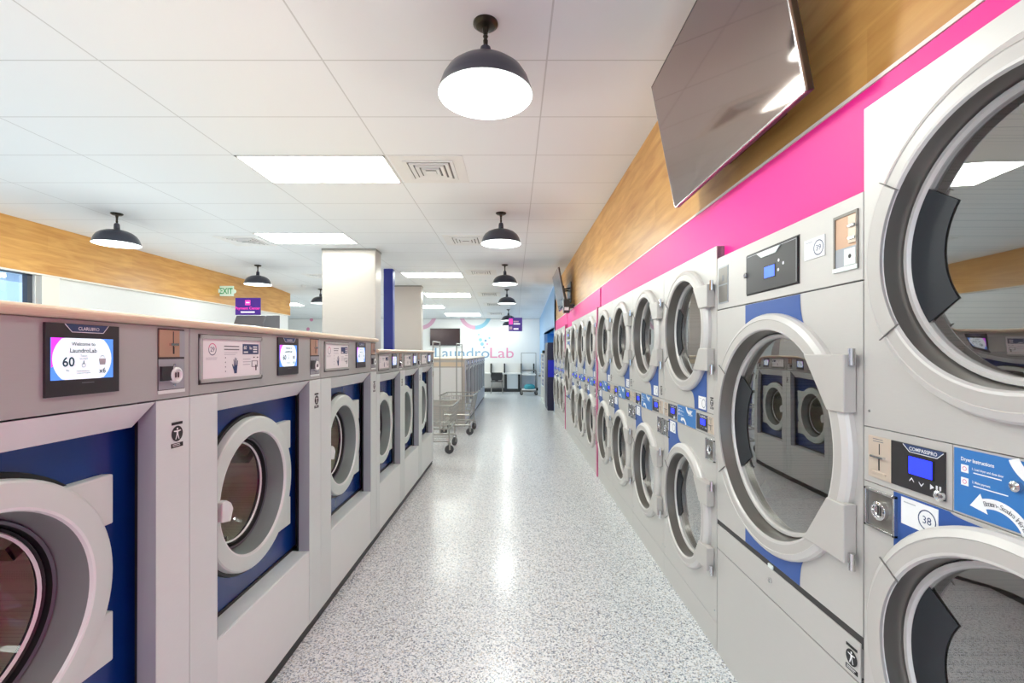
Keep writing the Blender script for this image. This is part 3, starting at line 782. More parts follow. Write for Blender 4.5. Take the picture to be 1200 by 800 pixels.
    cu.box(x0+.002,x1-.002,-.002,0,z0+.012,zm-.002,M['wside']); cu.box(x0+w*.05,x0+w*.45,-.010,0,z0+h*.20,zm-h*.12,M['dark'])
    cu.lathe([(w*.22,-.002),(w*.22,-.012),(w*.17,-.015),(w*.14,-.010),(.0005,-.010)],M['wlight'],x0+w*.58,z0+h*.28,20)
    for q in (-.05,.05): cu.box(x0+w*(.58+q)-.0015,x0+w*(.58+q)+.0015,-.0125,-.010,z0+h*.24,z0+h*.32,M['seam'])
    for q in (.12,.44): cu.lathe([(.004,-.002),(.003,-.005),(.0005,-.005)],M['chrome'],x0+w*.58,z0+h*q,10)
    cu.box(x0,x1,-.003,0,z0,z0+.010,M['wlight'])
    cu.build('coin_box',root)
    access_sticker(.436*W/.98 if W>.9 else .375,cb-.105,.046 if W>.9 else .036,root)
    return root

# ================================================================== THE SETTING
fl=MB(); fl.box(-11.2,2.2,-4.2,17.4,-.1,0,M['floor']); struct(fl.build('floor'))
YS=11.4; ZS=2.60; YF=17.05
cl=MB(); cl.box(-11.2,2.2,-4.2,YS,CEIL,CEIL+.1,M['ceil'])
cl.add([(-11.2,YS,CEIL),(2.2,YS,CEIL),(2.2,17.4,ZS),(-11.2,17.4,ZS),(-11.2,YS,CEIL+.1),(2.2,YS,CEIL+.1),(2.2,17.4,CEIL+.1),(-11.2,17.4,CEIL+.1)],
       [(0,1,2,3),(4,5,6,7),(0,1,5,4),(1,2,6,5),(2,3,7,6),(3,0,4,7)],M['ceil'])
struct(cl.build('ceiling'))
def ceil_z(y): return CEIL if y<YS else CEIL+(ZS-CEIL)*(y-YS)/(17.4-YS)
# left wall with its window band
wl=MB(); x0,x1=-6.02,-5.90; W_=M['offwhite']
wl.box(x0,x1,-4.1,.6,0,CEIL-.001,W_); wl.box(x0,x1,5.75,12.2,0,CEIL-.001,W_); wl.box(x0,x1,.6,5.75,0,.9,W_); wl.box(x0,x1,.6,5.75,2.38,CEIL-.001,W_)
struct(wl.build('wall_left'))
wr=MB(); wr.box(-11.1,-6.02,12.08,12.2,0,CEIL-.06,W_); struct(wr.build('wall_left_return'))
wo=MB(); wo.box(-11.1,-11.0,12.2,17.05,0,ZS+.0,W_); struct(wo.build('wall_left_far'))
wb=MB(); wb.box(-11.1,1.3,YF,YF+.12,0,2.61,W_); struct(wb.build('wall_back'))
wf=MB(); yy0,yy1=-4.1,-4.0
for a,b_ in ((-5.9,-5.2),(-3.0,-2.6),(-.4,0.0),(2.0,2.1)): wf.box(a,b_,yy0,yy1,0,CEIL-.001,W_)
wf.box(-5.9,2.1,yy0,yy1,2.6,CEIL-.001,W_); wf.box(-5.9,2.1,yy0,yy1,0,.25,W_); struct(wf.build('wall_front'))  # unseen wall, its openings added to let sky light in
wc=MB(); wc.box(2.0,2.1,-4.0,10.85,0,CEIL-.001,W_); struct(wc.build('wall_right_rear'))
# window on the left
wn=MB(); xa,xb=-5.99,-5.93
for y0,y1 in ((.6,.66),(2.3,2.36),(4.0,4.06),(5.69,5.75)): wn.box(xa,xb,y0,y1,.9,2.38,M['alum'])
wn.box(xa,xb,.6,5.75,.9,.96,M['alum']); wn.box(xa,xb,.6,5.75,2.33,2.38,M['alum'])
win=struct(wn.build('window_1'))
pn=MB(); pn.box(-5.965,-5.960,.66,5.69,.96,2.33,M['pane']); pn.build('glass',win)
ws=MB(); ws.box(-5.90,-5.82,5.76,5.98,.0,2.33,M['trimw']); struct(ws.build('trim_5'))
# oak bulkhead on the left with a pale lower edge
bl=MB(); bl.box(-5.90,-5.84,-4.0,12.2,2.355,CEIL-.001,M['woodl']); struct(bl.build('trim_1'))
be=MB(); be.box(-5.90,-5.835,-4.0,12.2,2.335,2.354,M['trimw']); struct(be.build('trim_2'))
# right: oak upper wall, white trim, pink board above the dryers
ow_=MB(); ow_.box(.985,1.06,-4.0,10.85,2.118,CEIL-.001,M['woodr']); struct(ow_.build('wall_right'))
tr=MB(); tr.box(.968,1.0,-4.0,10.85,2.106,2.117,M['trimw']); struct(tr.build('trim_3'))

# dryer row: y spans
FX=.937
WA=dict(W=.78,H=2.03,zu=1.605,zl=.680,ro=.358,ri=.297,rg=.275,s0=1.042,s1=1.184)
WC=dict(W=.757,H=1.872,zu=1.497,zl=.563,ro=.322,ri=.268,rg=.243,s0=.984,s1=1.088)
yA=(.47,1.25); yB=(1.25,2.153)
yC=[(2.153+.757*i,2.153+.757*(i+1)) for i in range(4)]
yD0=5.245; yD=[(yD0+.757*i,yD0+.757*(i+1)) for i in range(3)]
yE=(yD[-1][1],yD[-1][1]+.903)
yF0=yE[1]+.06; yFs=[(yF0+.757*i,yF0+.757*(i+1)) for i in range(3)]
END=yFs[-1][1]
pk=MB()
def pboard(a,b_,z): pk.box(.972,.984,a,b_,z+.002,2.105,M['pink'])
pboard(-4.0,.468,.0); pboard(yA[0],yA[1],2.03); pboard(*yB,1.812); pboard(yC[0][0],yC[3][1],1.872)
pboard(yD[0][0],yD[2][1],1.872); pboard(*yE,1.812); pboard(yFs[0][0],10.85,1.872)
struct(pk.build('trim_4'))

# far right: pale blue wall with a blue alcove
rb=MB(); S=M['skyblue']
rb.box(.95,1.05,10.86,11.02,0,2.61,S); rb.box(.95,1.05,14.6,YF,0,2.61,S); rb.box(.95,1.05,11.02,14.6,1.965,2.61,S)
rb.add([(.95,10.86,2.6),(.95,YF,2.6),(.95,YF,2.62),(.95,10.86,2.98)],[(0,1,2,3)],S)
rb.box(.95,2.1,10.86,10.90,1.9,2.96,S)
struct(rb.build('wall_right_far'))
al=MB(); B_=M['midblue']
al.box(1.05,1.62,14.6,14.66,0,1.965,B_); al.box(.95,1.62,11.02,14.6,1.965,1.99,B_); al.box(1.60,1.66,10.96,14.66,0,1.965,B_); al.box(1.05,1.62,10.96,11.02,0,1.965,B_)
struct(al.build('trim_6'))
bb=MB(); bb.box(-11,.95,YF-.02,YF,0,.10,M['blackp']); struct(bb.build('baseboard_back'))

# ================================================================== DRYERS
G1='stacked dryers by the orange aisle side wall'
GS='stacked dryers between the second pink fin and the big single dryer'
stacked_dryer(WA,'tall silver stacked dryer nearest the viewer at the right edge, lower door numbered 38',None,(FX,sum(yA)/2,0),'38',True)
sd=single_dryer('large single silver dryer with black control window, numbered 39, beside the tall stacked dryer',None,(FX,sum(yB)/2,0),'39')
ordC=['first','second','third','fourth']
protoC=None
CL=['silver stacked dryer next to the large single dryer numbered 39',
    'silver stacked dryer second in line beyond the single dryer numbered 39',
    'silver stacked dryer third in line beyond the single dryer numbered 39, under the pink board',
    'silver stacked dryer touching the near side of the first pink divider fin']
for i,(a,b_) in enumerate(yC):
    p=(FX,(a+b_)/2,0)
    if i==0: protoC=stacked_dryer(WC,CL[0],'stacked dryers before the pink divider',p)
    else: dup(protoC,p,CL[i])
DL=['silver stacked dryer just past the first pink divider fin','silver stacked dryer in the middle of the three past the first pink divider fin','silver stacked dryer just before the distant single dryer']
for i,(a,b_) in enumerate(yD): dup(protoC,(FX,(a+b_)/2,0),DL[i],'stacked dryers past the pink divider')
e=dup(sd,(FX,sum(yE)/2,0),'distant single silver dryer between two groups of stacked dryers, before the farther pink fin')
FL=['silver stacked dryer just past the farther pink divider fin, below the far television','silver stacked dryer second past the farther pink divider fin','last silver stacked dryer in the row, beside the pale blue wall']
for i,(a,b_) in enumerate(yFs): dup(protoC,(FX,(a+b_)/2,0),FL[i],'stacked dryers at the far end of the row')
for y,lab in ((yC[3][1],'nearer thin pink divider fin standing between stacked dryers'),(yE[1],'farther thin pink divider fin beyond the distant single dryer')):
    w=(yD0-yC[3][1]-.006) if y<6 else .03
    d=MB(); d.box(.925,.970,y+.003,y+.003+w,0,1.885,M['pinkdiv']); tag(d.build('divider_fin',bevel=.003),lab,'divider','pink divider fins')

# ================================================================== WASHERS
FW=-1.0
LW=['large washer nearest the viewer, cut by the left edge, with lit screen reading 60',
    'large washer numbered 29 on its white instruction sheet, second from the left edge',
    'large washer third from the left edge, at the end of the higher worktop']
w0=washer(LW[0],'large washers with blue door panels',(FW,.95,0))
dup(w0,(FW,1.93,0),LW[1])
w3=washer(LW[2],'large washers with blue door panels',(FW,2.91,0),num=None)
SL=['smaller washer just past the step down in the worktop','smaller washer in the middle of the three under the lower worktop','smaller washer at the far end of the lower worktop, beside the wire carts']
s1=washer(SL[0],'smaller washers under the lower worktop',(FW,3.803,0),W=.80,H=1.378,cb=1.222,ob=.40,zd=.775,ro=.285,ow=.315,num=None)
for i in (1,2): dup(s1,(FW,3.803+.801*i,0),SL[i])
RX=-.90
RL=['grey washer at the near end of the far machine row, behind the carts','second grey washer of the far machine row, counted from the carts','third grey washer of the far machine row, counted from the carts',
    'fourth grey washer of the far machine row, counted from the carts','fifth grey washer of the far machine row, counted from the carts','sixth grey washer of the far machine row, counted from the carts','last grey washer of the far machine row, nearest the desk']
r0=None
for i in range(7):
    p=(RX,8.75+.40+.801*i,0)
    if i==0: r0=washer(RL[0],'grey washers in the far row',p,W=.80,H=1.245,cb=1.10,ob=.36,zd=.70,ro=.285,ow=.315,num=None,grey=True)
    else: dup(r0,p,RL[i])

def worktop(y0,y1,z,xf,name_label,dep=1.0,m='ledge',h=.026):
    b=MB(); r=h/2; n=8
    pr=[(xf-dep,z),(xf-r,z)]+[(xf-r+r*math.sin(PI*k/n),z+r-r*math.cos(PI*k/n)) for k in range(1,n)]+[(xf-r,z+h),(xf-dep,z+h)]
    k=len(pr); vs=[(x,y0,q) for x,q in pr]+[(x,y1,q) for x,q in pr]
    b.add(vs,[tuple(range(k)),tuple(range(2*k-1,k-1,-1))]+[(i,(i+1)%k,k+(i+1)%k,k+i) for i in range(k)],M[m])
    return tag(b.build('worktop'),name_label,'worktop')
worktop(.455,3.40,1.456,-.982,'long pale worktop on top of the three large washers')
worktop(3.402,5.806,1.379,-.982,'lower pale worktop on top of the three smaller washers')
worktop(8.72,14.36,1.246,-.885,'pale worktop on the far grey washer row')
ep=MB(); ep.box(-1.85,-.915,8.725,8.747,0,1.245,M['colmet']); ep.box(-1.80,-.96,8.718,8.725,.50,1.10,M['counter']); ep.box(-1.82,-.94,8.719,8.725,1.12,1.20,M['ledge'])
tag(ep.build('end_panel',bevel=.002),'beige end panel closing the far washer row behind the carts','panel')

# ================================================================== CEILING FIXTURES
def ceiling_light(x,y,label,slope=False):
    z=ceil_z(y+.305); rx=math.atan2(ZS-CEIL,17.4-YS) if slope else 0
    r=thing('ceiling_light',label,'ceiling light',(x+.61,y+.305,z),0,'recessed ceiling light panels')
    r.rotation_euler=(rx,0,0)
    f=MB(); t=.016
    f.box(-.605,.605,-.30,-.30+t,-.006,-.0005,M['vent']); f.box(-.605,.605,.30-t,.30,-.006,-.0005,M['vent'])
    f.box(-.605,-.605+t,-.30,.30,-.006,-.0005,M['vent']); f.box(.605-t,.605,-.30,.30,-.006,-.0005,M['vent'])
    f.build('frame',r)
    d=MB(); d.box(-.590,.590,-.285,.285,-.004,-.001,M['panel']); d.build('diffuser',r)
    return r
P=[(-2.26,3.76,'large bright ceiling panel nearest the viewer beside the square vent'),
   (-3.48,6.20,'bright ceiling panel second from the viewer, in front of the metal column'),
   (-2.26,9.25,'bright ceiling panel above the blue post'),
   (-2.36,12.1,'bright ceiling panel above the far wall television, beyond the second column'),
   (-3.35,14.0,'bright ceiling panel partly hidden behind the second metal column'),
   (-2.35,15.7,'farthest bright ceiling panel in front of the wall ring'),
   (-7.55,13.6,'bright ceiling panel beyond the end of the oak bulkhead at far left')]
for x,y,l in P: ceiling_light(x,y,l,y>YS)
# one panel mirrored in the door glass, then unseen panels added for their light
ceiling_light(-2.26,.71,'ceiling panel mirrored in the glass of the nearest dryer')
ceiling_light(-4.70,.71,'unseen ceiling panel added for light above the left window near the viewer')
ceiling_light(-1.04,-1.73,'unseen ceiling panel added for light above and behind the viewer in the aisle')
ceiling_light(-3.48,-1.73,'unseen ceiling panel added for light behind the viewer at the left')

def vent(x,y,label,slope=False):
    z=ceil_z(y+.305)
    r=thing('ceiling_vent',label,'ceiling vent',(x+.305,y+.305,z),0,'square ceiling vents')
    if slope: r.rotation_euler=(math.atan2(ZS-CEIL,17.4-YS),0,0)
    b=MB(); b.box(-.30,.30,-.30,.30,-.005,-.0005,M['vent']); b.build('frame',r)
    d=MB(); d.box(-.21,.21,-.21,.21,-.0065,-.005,M['ventdk']); d.build('backing',r)
    s=MB()
    for k,q in enumerate((.21,.165,.12,.075)):
        w=.030; z=-.009-.004*k
        for a in range(4):
            mx=Matrix.Rotation(a*PI/2,4,'Z')
            s.add([(-q,-q,z-.006),(q,-q,z-.006),(q-w,-q+w,z),(-q+w,-q+w,z)],[(0,1,2,3)],M['vent'],False,mx)
            s.add([(-q,-q,z-.006),(q,-q,z-.006),(q,-q,-.006),(-q,-q,-.006)],[(0,1,2,3)],M['vent'],False,mx)
    s.box(-.045,.045,-.045,.045,-.030,-.028,M['vent'])
    s.build('slats',r)
    return r
VL=[(-1.02,3.76,'square ceiling vent beside the nearest bright panel',0),(-.98,6.30,'square ceiling vent in the middle near the second navy lamp',0),(-4.12,6.35,'square ceiling vent left of the second bright panel',0),
    (-.95,8.95,'square ceiling vent beside the panel above the blue post',0),(-4.3,9.4,'square ceiling vent beside the metal column at its left',0),(-.95,12.0,'square ceiling vent past the third navy lamp',1),(-.9,13.6,'small distant square ceiling vent before the last two',1),(-.9,15.5,'farthest square ceiling vent near the far wall',1)]
for x,y,l,s in VL: vent(x,y,l,bool(s))

PEND=[]
def pendant(x,y,label,proto=[None]):
    z=ceil_z(y); PEND.append((x,y,z))
    if proto[0] is None:
        r=thing('pendant_lamp',label,'pendant lamp',(x,y,z),0,'navy dome pendant lamps')
        c=MB(); c.lathez([(.0005,0),(.060,0),(.060,-.008),(.045,-.020),(.016,-.026),(.012,-.05),(.0005,-.05)],M['bronze']); c.build('canopy',r)
        n=MB(); n.lathez([(.010,-.045),(.010,-.060),(.013,-.064),(.008,-.075),(.012,-.085),(.010,-.11),(.015,-.115)],M['bronze']); 
        n.lathez([(.010,-.108),(.024,-.118),(.028,-.135),(.030,-.185),(.026,-.190)],M['lamp']); n.build('stem',r)
        s=MB(); R=.226
        prof=[(.026,-.186),(.060,-.190),(.105,-.201),(.150,-.221),(.184,-.249),(.206,-.284),(.219,-.320),(R,-.347),(R+.003,-.352)]
        s.lathez(prof,M['lamp'],seg=64)
        s.lathez([(R+.003,-.352),(R-.001,-.353),(R-.004,-.347),(.214,-.318),(.200,-.284),(.179,-.253),(.146,-.227),(.100,-.207),(.055,-.197),(.0005,-.195)],M['lampin'],seg=64)
        s.build('shade',r)
        b=MB(); b.lathez([(.0005,-.197),(.016,-.199),(.018,-.205)],M['ventmid'],seg=20)
        b.lathez([(.018,-.200),(.026,-.212),(.036,-.236),(.038,-.255),(.032,-.276),(.018,-.289),(.0005,-.293)],M['bulb'],seg=24); b.build('bulb',r)
        proto[0]=r; return r
    return dup(proto[0],(x,y,z),label)
pendant(-.136,2.254,'large navy dome pendant lamp nearest the viewer over the aisle')
pendant(-.145,5.32,'navy dome pendant lamp second along the aisle')
pendant(-.16,8.45,'navy dome pendant lamp third along the aisle')
pendant(-.17,11.65,'navy dome pendant lamp fourth along the aisle')
pendant(-.17,14.9,'navy dome pendant lamp fifth along the aisle, above the purple sign')
pendant(-.17,16.35,'navy dome pendant lamp half hidden behind the purple sign')
pendant(-4.54,5.34,'navy dome pendant lamp at far left in front of the oak bulkhead')
pendant(-4.66,8.50,'navy dome pendant lamp at left above the exit sign')
pendant(-4.80,11.6,'navy dome pendant lamp mostly hidden behind the metal column')
sm=MB(); sm.lathez([(.0005,-.045),(.035,-.045),(.055,-.03),(.065,-.0005),(.0005,-.0005)],M['vent'],seg=24)
tag(sm.build('smoke_detector',loc=(-4.95,11.0,CEIL)),'small white smoke detector on the ceiling left of the metal column','smoke detector')

# ================================================================== TELEVISIONS
def television(y0,label,group):
    # near end at y0, tilted down; bottom edge (x .85), top edge (x .73)
    L=1.10; x_b,z_b,x_t,z_t=.845,CAM_H+.757,.722,CAM_H+1.393
    r=thing('television',label,'television',(0,y0,0),0,group)
    up=Vector((x_t-x_b,0,z_t-z_b)); Hh=up.length; up.normalize()
    out=Vector((-up.z,0,up.x))  # out of the screen
    def mx(): 
        m=Matrix.Identity(4)
        m.col[0]=(0,-1,0,0); m.col[1]=(-out.x,0,-out.z,0); m.col[2]=(up.x,0,up.z,0); m.col[3]=(x_b,L/2,z_b,1)
        return m
    T=mx()   # local: x to the right of the screen, y into the set, z up the screen
    b=MB(); b.box(-L/2,L/2,0.003,.028,0,Hh,M['tvbody'],T); b.box(-L*.36,L*.36,.028,.062,Hh*.04,Hh*.55,M['tvbody'],T)
    b.build('case',r,bevel=.004)
    e=MB(); t=.006
    e.box(-L/2,L/2,.0,.008,0,t,M['tvedge'],T); e.box(-L/2,L/2,.0,.008,Hh-t,Hh,M['tvbody'],T); e.box(-L/2,-L/2+t,.0,.008,0,Hh,M['tvedge'],T); e.box(L/2-t,L/2,.0,.008,0,Hh,M['tvedge'],T)
    e.build('bezel',r)
    s=MB(); s.box(-L/2+t,L/2-t,.0005,.003,t,Hh-t,M['tvscr'],T); s.build('screen',r)
    m=MB()
    m.box(.968,.984,L*.30,L*.70,z_b+.10,z_b+.45,M['tvbody'])
    for y in (L*.36,L*.64):
        m.tube([(.972,y,z_b+.35),(.86,y,z_b+.33)],.014,M['tvbody']); m.tube([(.972,y,z_b+.16),(.90,y,z_b+.14)],.014,M['tvbody'])
    m.build('wall_bracket',r)
    return r
tv=television(1.35,'large flat television tilted down on the oak wall at upper right','televisions on the oak wall')
dup(tv,(0,7.62,0),'distant flat television tilted down on the oak wall at the end of the dryer row')
ou=MB(); ou.box(.978,.985,1.28,1.34,2.50,2.62,M['white']); ou.box(.972,.978,1.295,1.325,2.52,2.60,M['offwhite']); tag(ou.build('socket_cover'),'white socket cover on the oak wall beside the near television','socket')
mb=MB(); mb.box(.80,.90,7.50,7.60,2.02,2.24,M['tvbody']); mb.box(.815,.885,7.496,7.50,2.06,2.11,M['white']); mb.box(.90,.985,7.53,7.57,2.10,2.16,M['tvbody'])
tag(mb.build('media_box',bevel=.004),'small black media box with white label under the distant television','media box')

# far wall television
ft=thing('television','black television flat on the far wall left of the lettering','television',(-2.50,YF,2.0))
b=MB(); b.box(-.545,.545,-.06,-.02,-.36,.26,M['tvbody']); b.box(-.3,.3,-.02,-.001,-.2,.2,M['tvbody']); b.build('case',ft,bevel=.004)
b=MB(); b.box(-.533,.533,-.062,-.060,-.345,.248,M['tvfar']); b.build('screen',ft)

# ================================================================== FAR WALL MURAL
lg=thing('wall_lettering','blue and pink LaundroLab lettering with bubbles on the far white wall','wall lettering',(-1.46,YF,1.19))
b=MB(); cap=.37
def place(b,txt,x0,x1,m):
    vs,fs=text_geo(txt,False); xs=[p[0] for p in vs]; w=(max(xs)-min(xs))*cap/.69
    b.text(txt,x0,0,-.004,cap,m,'l',False,(x1-x0)/w)
place(b,'Laundro',-1.42,.57,M['textblue']); b.build('blue_letters',lg)
b=MB(); place(b,'Lab',.60,1.46,M['textpink']); b.build('pink_letters',lg)
b=MB()
for px,py,r,m in ((563,398,2.0,'ringblue'),(569,399,1.5,'textblue'),(565,403,2.1,'ringblue'),(573.5,396,1.2,'ringblue'),(571,403,1.3,'ringpink'),(561,392,1.0,'ringblue'),(567,407,1.0,'textblue')):
    k=YF/547; b.disc(r*k,-.004,M[m],(px-602)*k+1.46,(413-py)*k+CAM_H-1.19,20)
b.build('bubbles',lg)
def wall_ring(px,lab,ma,mb_):
    k=YF/547; r=thing('wall_ring',lab,'wall ring',((px-602)*k,YF,CAM_H+(413-367)*k))
    b=MB(); r1,r0=19.0*k,14.5*k; zmax=2.60-(CAM_H+46*k)
    a=math.asin(zmax/r1)
    b.annulus(r0,r1,-.004,M[ma],0,0,24,PI-a*.7,PI*1.5); b.annulus(r0,r1,-.0042,M[mb_],0,0,24,PI*1.5,2*PI+a*.7); b.build('ring',r)
wall_ring(557,'pink and blue half ring painted high on the far wall above the lettering','ringpink','ringblue')
wall_ring(493,'pink half ring painted high on the far wall, partly behind the second column','ringpink','ringpink')
wd=thing('wall_dots','pink and blue painted dots on the far white wall left of the metal column','wall dots',(-7.4,YF,2.4)); k=YF/547
for px,py,r,m in ((360.5,367.5,2.2,'textpink'),(365,374.5,2.0,'textpink'),(361,385.5,2.0,'textpink'),(355,390,1.6,'ringblue'),(365,390.5,2.4,'textblue'),(370,372,1.2,'ringpink')):
    b=MB(); b.disc(r*k,-.004,M[m],(px-602)*k+7.4,(413-py)*k+CAM_H-2.4,20); b.build('dot',wd)

# ================================================================== COLUMNS
def column(x0,x1,y0,y1,name,lab,m='colmet'):
    z=min(ceil_z(y0),ceil_z(y1))-.001
    r=thing(name,lab,'column',((x0+x1)/2,(y0+y1)/2,0))
    cx,cy=(x0+x1)/2,(y0+y1)/2
    b=MB(); b.box(x0-cx,x1-cx,y0-cy,y1-cy,0,z,M[m]); b.build('cladding',r,bevel=.01)
    c=MB(); c.box(x0-cx-.004,x1-cx+.004,y0-cy-.004,y1-cy+.004,z-.03,z,M['coledge']); c.build('top_trim',r)
    return r
column(-2.93,-2.11,7.13,7.43,'column','wide metal clad square column behind the large washers')
column(-2.83,-2.19,11.05,11.28,'column','second metal clad column farther back beside the blue post')
b=MB(); b.box(-2.47,-2.29,8.85,8.99,0,CEIL-.001,M['bluecol']); tag(b.build('post',bevel=.01),'dark blue square post between the two metal columns','post')

# ================================================================== SIGNS
ex=thing('exit_sign','green and white exit sign on the oak bulkhead at left','exit sign',(-5.84,9.26,2.60))
b=MB(); b.prism([(.02,-.10),(.28,-.10),(.28,.10),(.02,.10)],-.02,.02,M['exitw']); b.box(0,.02,-.015,.015,-.03,.03,M['vent']); b.lathe([(.03,-.01),(.045,-.03),(.0005,-.035)],M['exitw'],.31,-.01,14); b.lathe([(.03,-.01),(.045,-.03),(.0005,-.035)],M['exitw'],.0,0,14); b.build('housing',ex,bevel=.003)
b=MB(); b.text('EXIT',.15,-.055,-.0215,.11,M['green'],'c',True,.8); b.build('letters',ex)

k_=8.0/547
pc=thing('payment_kiosk','grey payment kiosk with slanted hood and purple sign on top, behind the washers','kiosk',((288-602)*k_,8.0,0))
b=MB(); b.box(-.26,.26,.05,.55,0,1.62,M['kgrey']); b.build('cabinet',pc,bevel=.01)
b=MB(); b.add([(-.26,-.06,1.62),(.26,-.06,1.62),(.31,.55,1.62),(-.26,.55,1.62),(-.22,.10,2.02),(.30,.10,2.02),(.31,.55,2.06),(-.22,.55,2.06)],
   [(0,1,2,3),(4,5,6,7),(0,1,5,4),(1,2,6,5),(2,3,7,6),(3,0,4,7)],M['kgrey'])
b.add([(-.24,-.055,1.66),(.27,-.055,1.66),(.275,-.025,1.75),(-.24,-.025,1.78)],[(0,1,2,3)],M['ventdk']); b.build('hood',pc,bevel=.006)
b=MB(); b.box(-.215,.215,.06,.085,2.03,2.325,M['purple'])
b.box(-.045,.045,.058,.06,2.20,2.285,M['magenta']); b.box(-.03,.03,.0575,.058,2.235,2.25,M['signwh'])
b.text('Payment Center',0,2.125,.058,.045,M['magenta'],'c',True); bars(b,-.12,.12,2.09,1,1,.058,M['signwh'],h=.022,ragged=False); b.build('sign_board',pc)

hs=thing('hanging_sign','purple hanging sign with white print over the far aisle','sign',(0,14.0,0))
z0,z1=CAM_H+25.0*14/547,CAM_H+41.0*14/547; xl,xr=-6*14/547,10*14/547
b=MB(); b.box(xl,xr,0,.03,z0,z1,M['purple']); w=xr-xl; h=z1-z0
b.box(xl+w*.03,xl+w*.30,-.002,0,z0+h*.50,z0+h*.92,M['magenta']); b.box(xl+w*.06,xl+w*.26,-.002,0,z0+h*.12,z0+h*.34,M['ringpink'])
b.box(xl+w*.36,xl+w*.74,-.002,0,z0+h*.66,z0+h*.76,M['ringpink']); b.box(xl+w*.36,xl+w*.84,-.002,0,z0+h*.50,z0+h*.58,M['signwh']); b.box(xl+w*.36,xl+w*.72,-.002,0,z0+h*.12,z0+h*.22,M['signwh']); b.build('board',hs)
for x in (xl+.05,xr-.05):
    b=MB(); b.tube([(x,.015,z1-.01),(x,.015,ceil_z(14.0)-.001)],.004,M['vent']); b.build('hanger',hs)

# ================================================================== CARTS
def wire_basket(b,x0,x1,y0,y1,z0,z1,ins,m,n=7,rim=.008):
    a=[(x0,y0,z1),(x1,y0,z1),(x1,y1,z1),(x0,y1,z1)]; c=[(x0+ins,y0+ins,z0),(x1-ins,y0+ins,z0),(x1-ins,y1-ins,z0),(x0+ins,y1-ins,z0)]
    def loop(t): return [tuple(Vector(c[i]).lerp(Vector(a[i]),t)) for i in range(4)]
    def ring(p,r): 
        for i in range(4): b.tube([p[i],p[(i+1)%4]],r,m,6)
    ring(loop(1),rim); ring(loop(0),.004)
    for t in (.25,.5,.75): ring(loop(t),.003)
    for i in range(4):
        j=(i+1)%4
        for q in range(n+1):
            f=q/n; b.tube([tuple(Vector(c[i]).lerp(Vector(c[j]),f)),tuple(Vector(a[i]).lerp(Vector(a[j]),f))],.0035,m,5)
    for q in range(1,n):
        f=q/n; b.tube([tuple(Vector(c[0]).lerp(Vector(c[1]),f)),tuple(Vector(c[3]).lerp(Vector(c[2]),f))],.0028,m,5)
def caster(root,x,y,r=.055,ang=0):
    b=MB(); mx=Matrix.Translation((x,y,r))@Matrix.Rotation(ang,4,'Z')
    b.lathe([(.0005,-.014),(r*.6,-.014),(r*.65,-.018),(r,-.014),(r,.014),(r*.65,.018),(r*.6,.014),(.0005,.014)],M['caster'],0,0,24,mx)
    w=b.build('wheel',root)
    f=MB(); f.box(-.012,.012,-.024,-.020,-.005,r+.03,M['zinc'],mx); f.box(-.012,.012,.020,.024,-.005,r+.03,M['zinc'],mx); f.box(-.016,.016,-.024,.024,r+.024,r+.034,M['zinc'],mx)
    f.build('wheel_fork',w)
def cart(label,loc,rot=0):
    r=thing('laundry_cart',label,'laundry cart',loc,rot,'wire laundry carts with hanging rails')
    w,d=.28,.36    # half sizes
    b=MB(); wire_basket(b,-w,w,-d,d,.40,.66,.05,M['zinc'],7,.011); b.build('basket',r)
    f=MB(); Z=M['zinc']
    for z in (.34,.17):
        P=[(-w+.06,-d+.06,z),(w-.06,-d+.06,z),(w-.06,d-.06,z),(-w+.06,d-.06,z)]
        for i in range(4): f.tube([P[i],P[(i+1)%4]],.010,Z,8)
    for x in (-w+.06,w-.06):
        for y in (-d+.06,d-.06): f.tube([(x,y,.14),(x,y,.42)],.010,Z,8)
    for k in range(5): f.tube([(-w+.06,-d+.1+k*.12,.17),(w-.06,-d+.1+k*.12,.17)],.004,Z,6)
    f.build('frame',r)
    h=MB()
    for y in (-d+.06,d-.06): h.tube([(0,y,.17),(0,y,1.52)],.010,Z,8)
    h.tube([(0,-d+.06,1.50),(0,-d+.06,1.53),(0,d-.06,1.53),(0,d-.06,1.50)],.010,Z,8)
    h.tube([(0,-d+.06,1.46),(0,d-.06,1.46)],.008,Z,8)
    h.build('hanging_rail',r)
    for x in (-w+.06,w-.06):
        for y,a in ((-d+.07,.5),(d-.07,1.2)): caster(r,x,y,.06,a)
    return r
c1=cart('wire laundry cart with tall rail nearest the viewer, beside the last smaller washer',(-1.10,6.66,0),0)
dup(c1,(-.945,8.12,0),'wire laundry cart with tall rail behind the nearer cart, before the far washer row',rotz=-.04)

# ================================================================== FAR DESK AND CHAIR
YD=16.35; k=YD/547
dk=thing('counter','white counter with grey and black panels along the far wall under the lettering','counter',(0,YD,0))
xl,xr=-1.15,.62; zt=.62
b=MB(); b.box(xl,xr,0,.60,zt,zt+.04,M['counter']); b.build('worktop',dk,bevel=.004)
b=MB(); b.box(xl,xr,.05,.62,0,.11,M['blackp']); b.build('baseboard',dk)
b=MB(); b.box(xl,xr,.52,.56,zt+.04,zt+.38,M['counter']); b.build('back_panel',dk)
for px in (575,591,611,626):
    b=MB(); x=(px-602)*k; b.box(x-.022,x+.022,.20,.52,zt+.04,zt+.37,M['blackp']); b.build('divider',dk)
for a,c in ((591.0,594),(607,609.5)):
    b=MB(); b.box((a-602)*k,(c-602)*k,.04,.55,.11,zt,M['blackp']); b.build('support',dk)
b=MB(); b.box((594-602)*k,(607-602)*k,.06,.10,.11,zt,M['cgrey']); b.build('front_panel',dk)
b=MB(); b.box(xl,(591-602)*k,.50,.54,.11,zt,M['counter']); b.build('modesty_panel',dk)
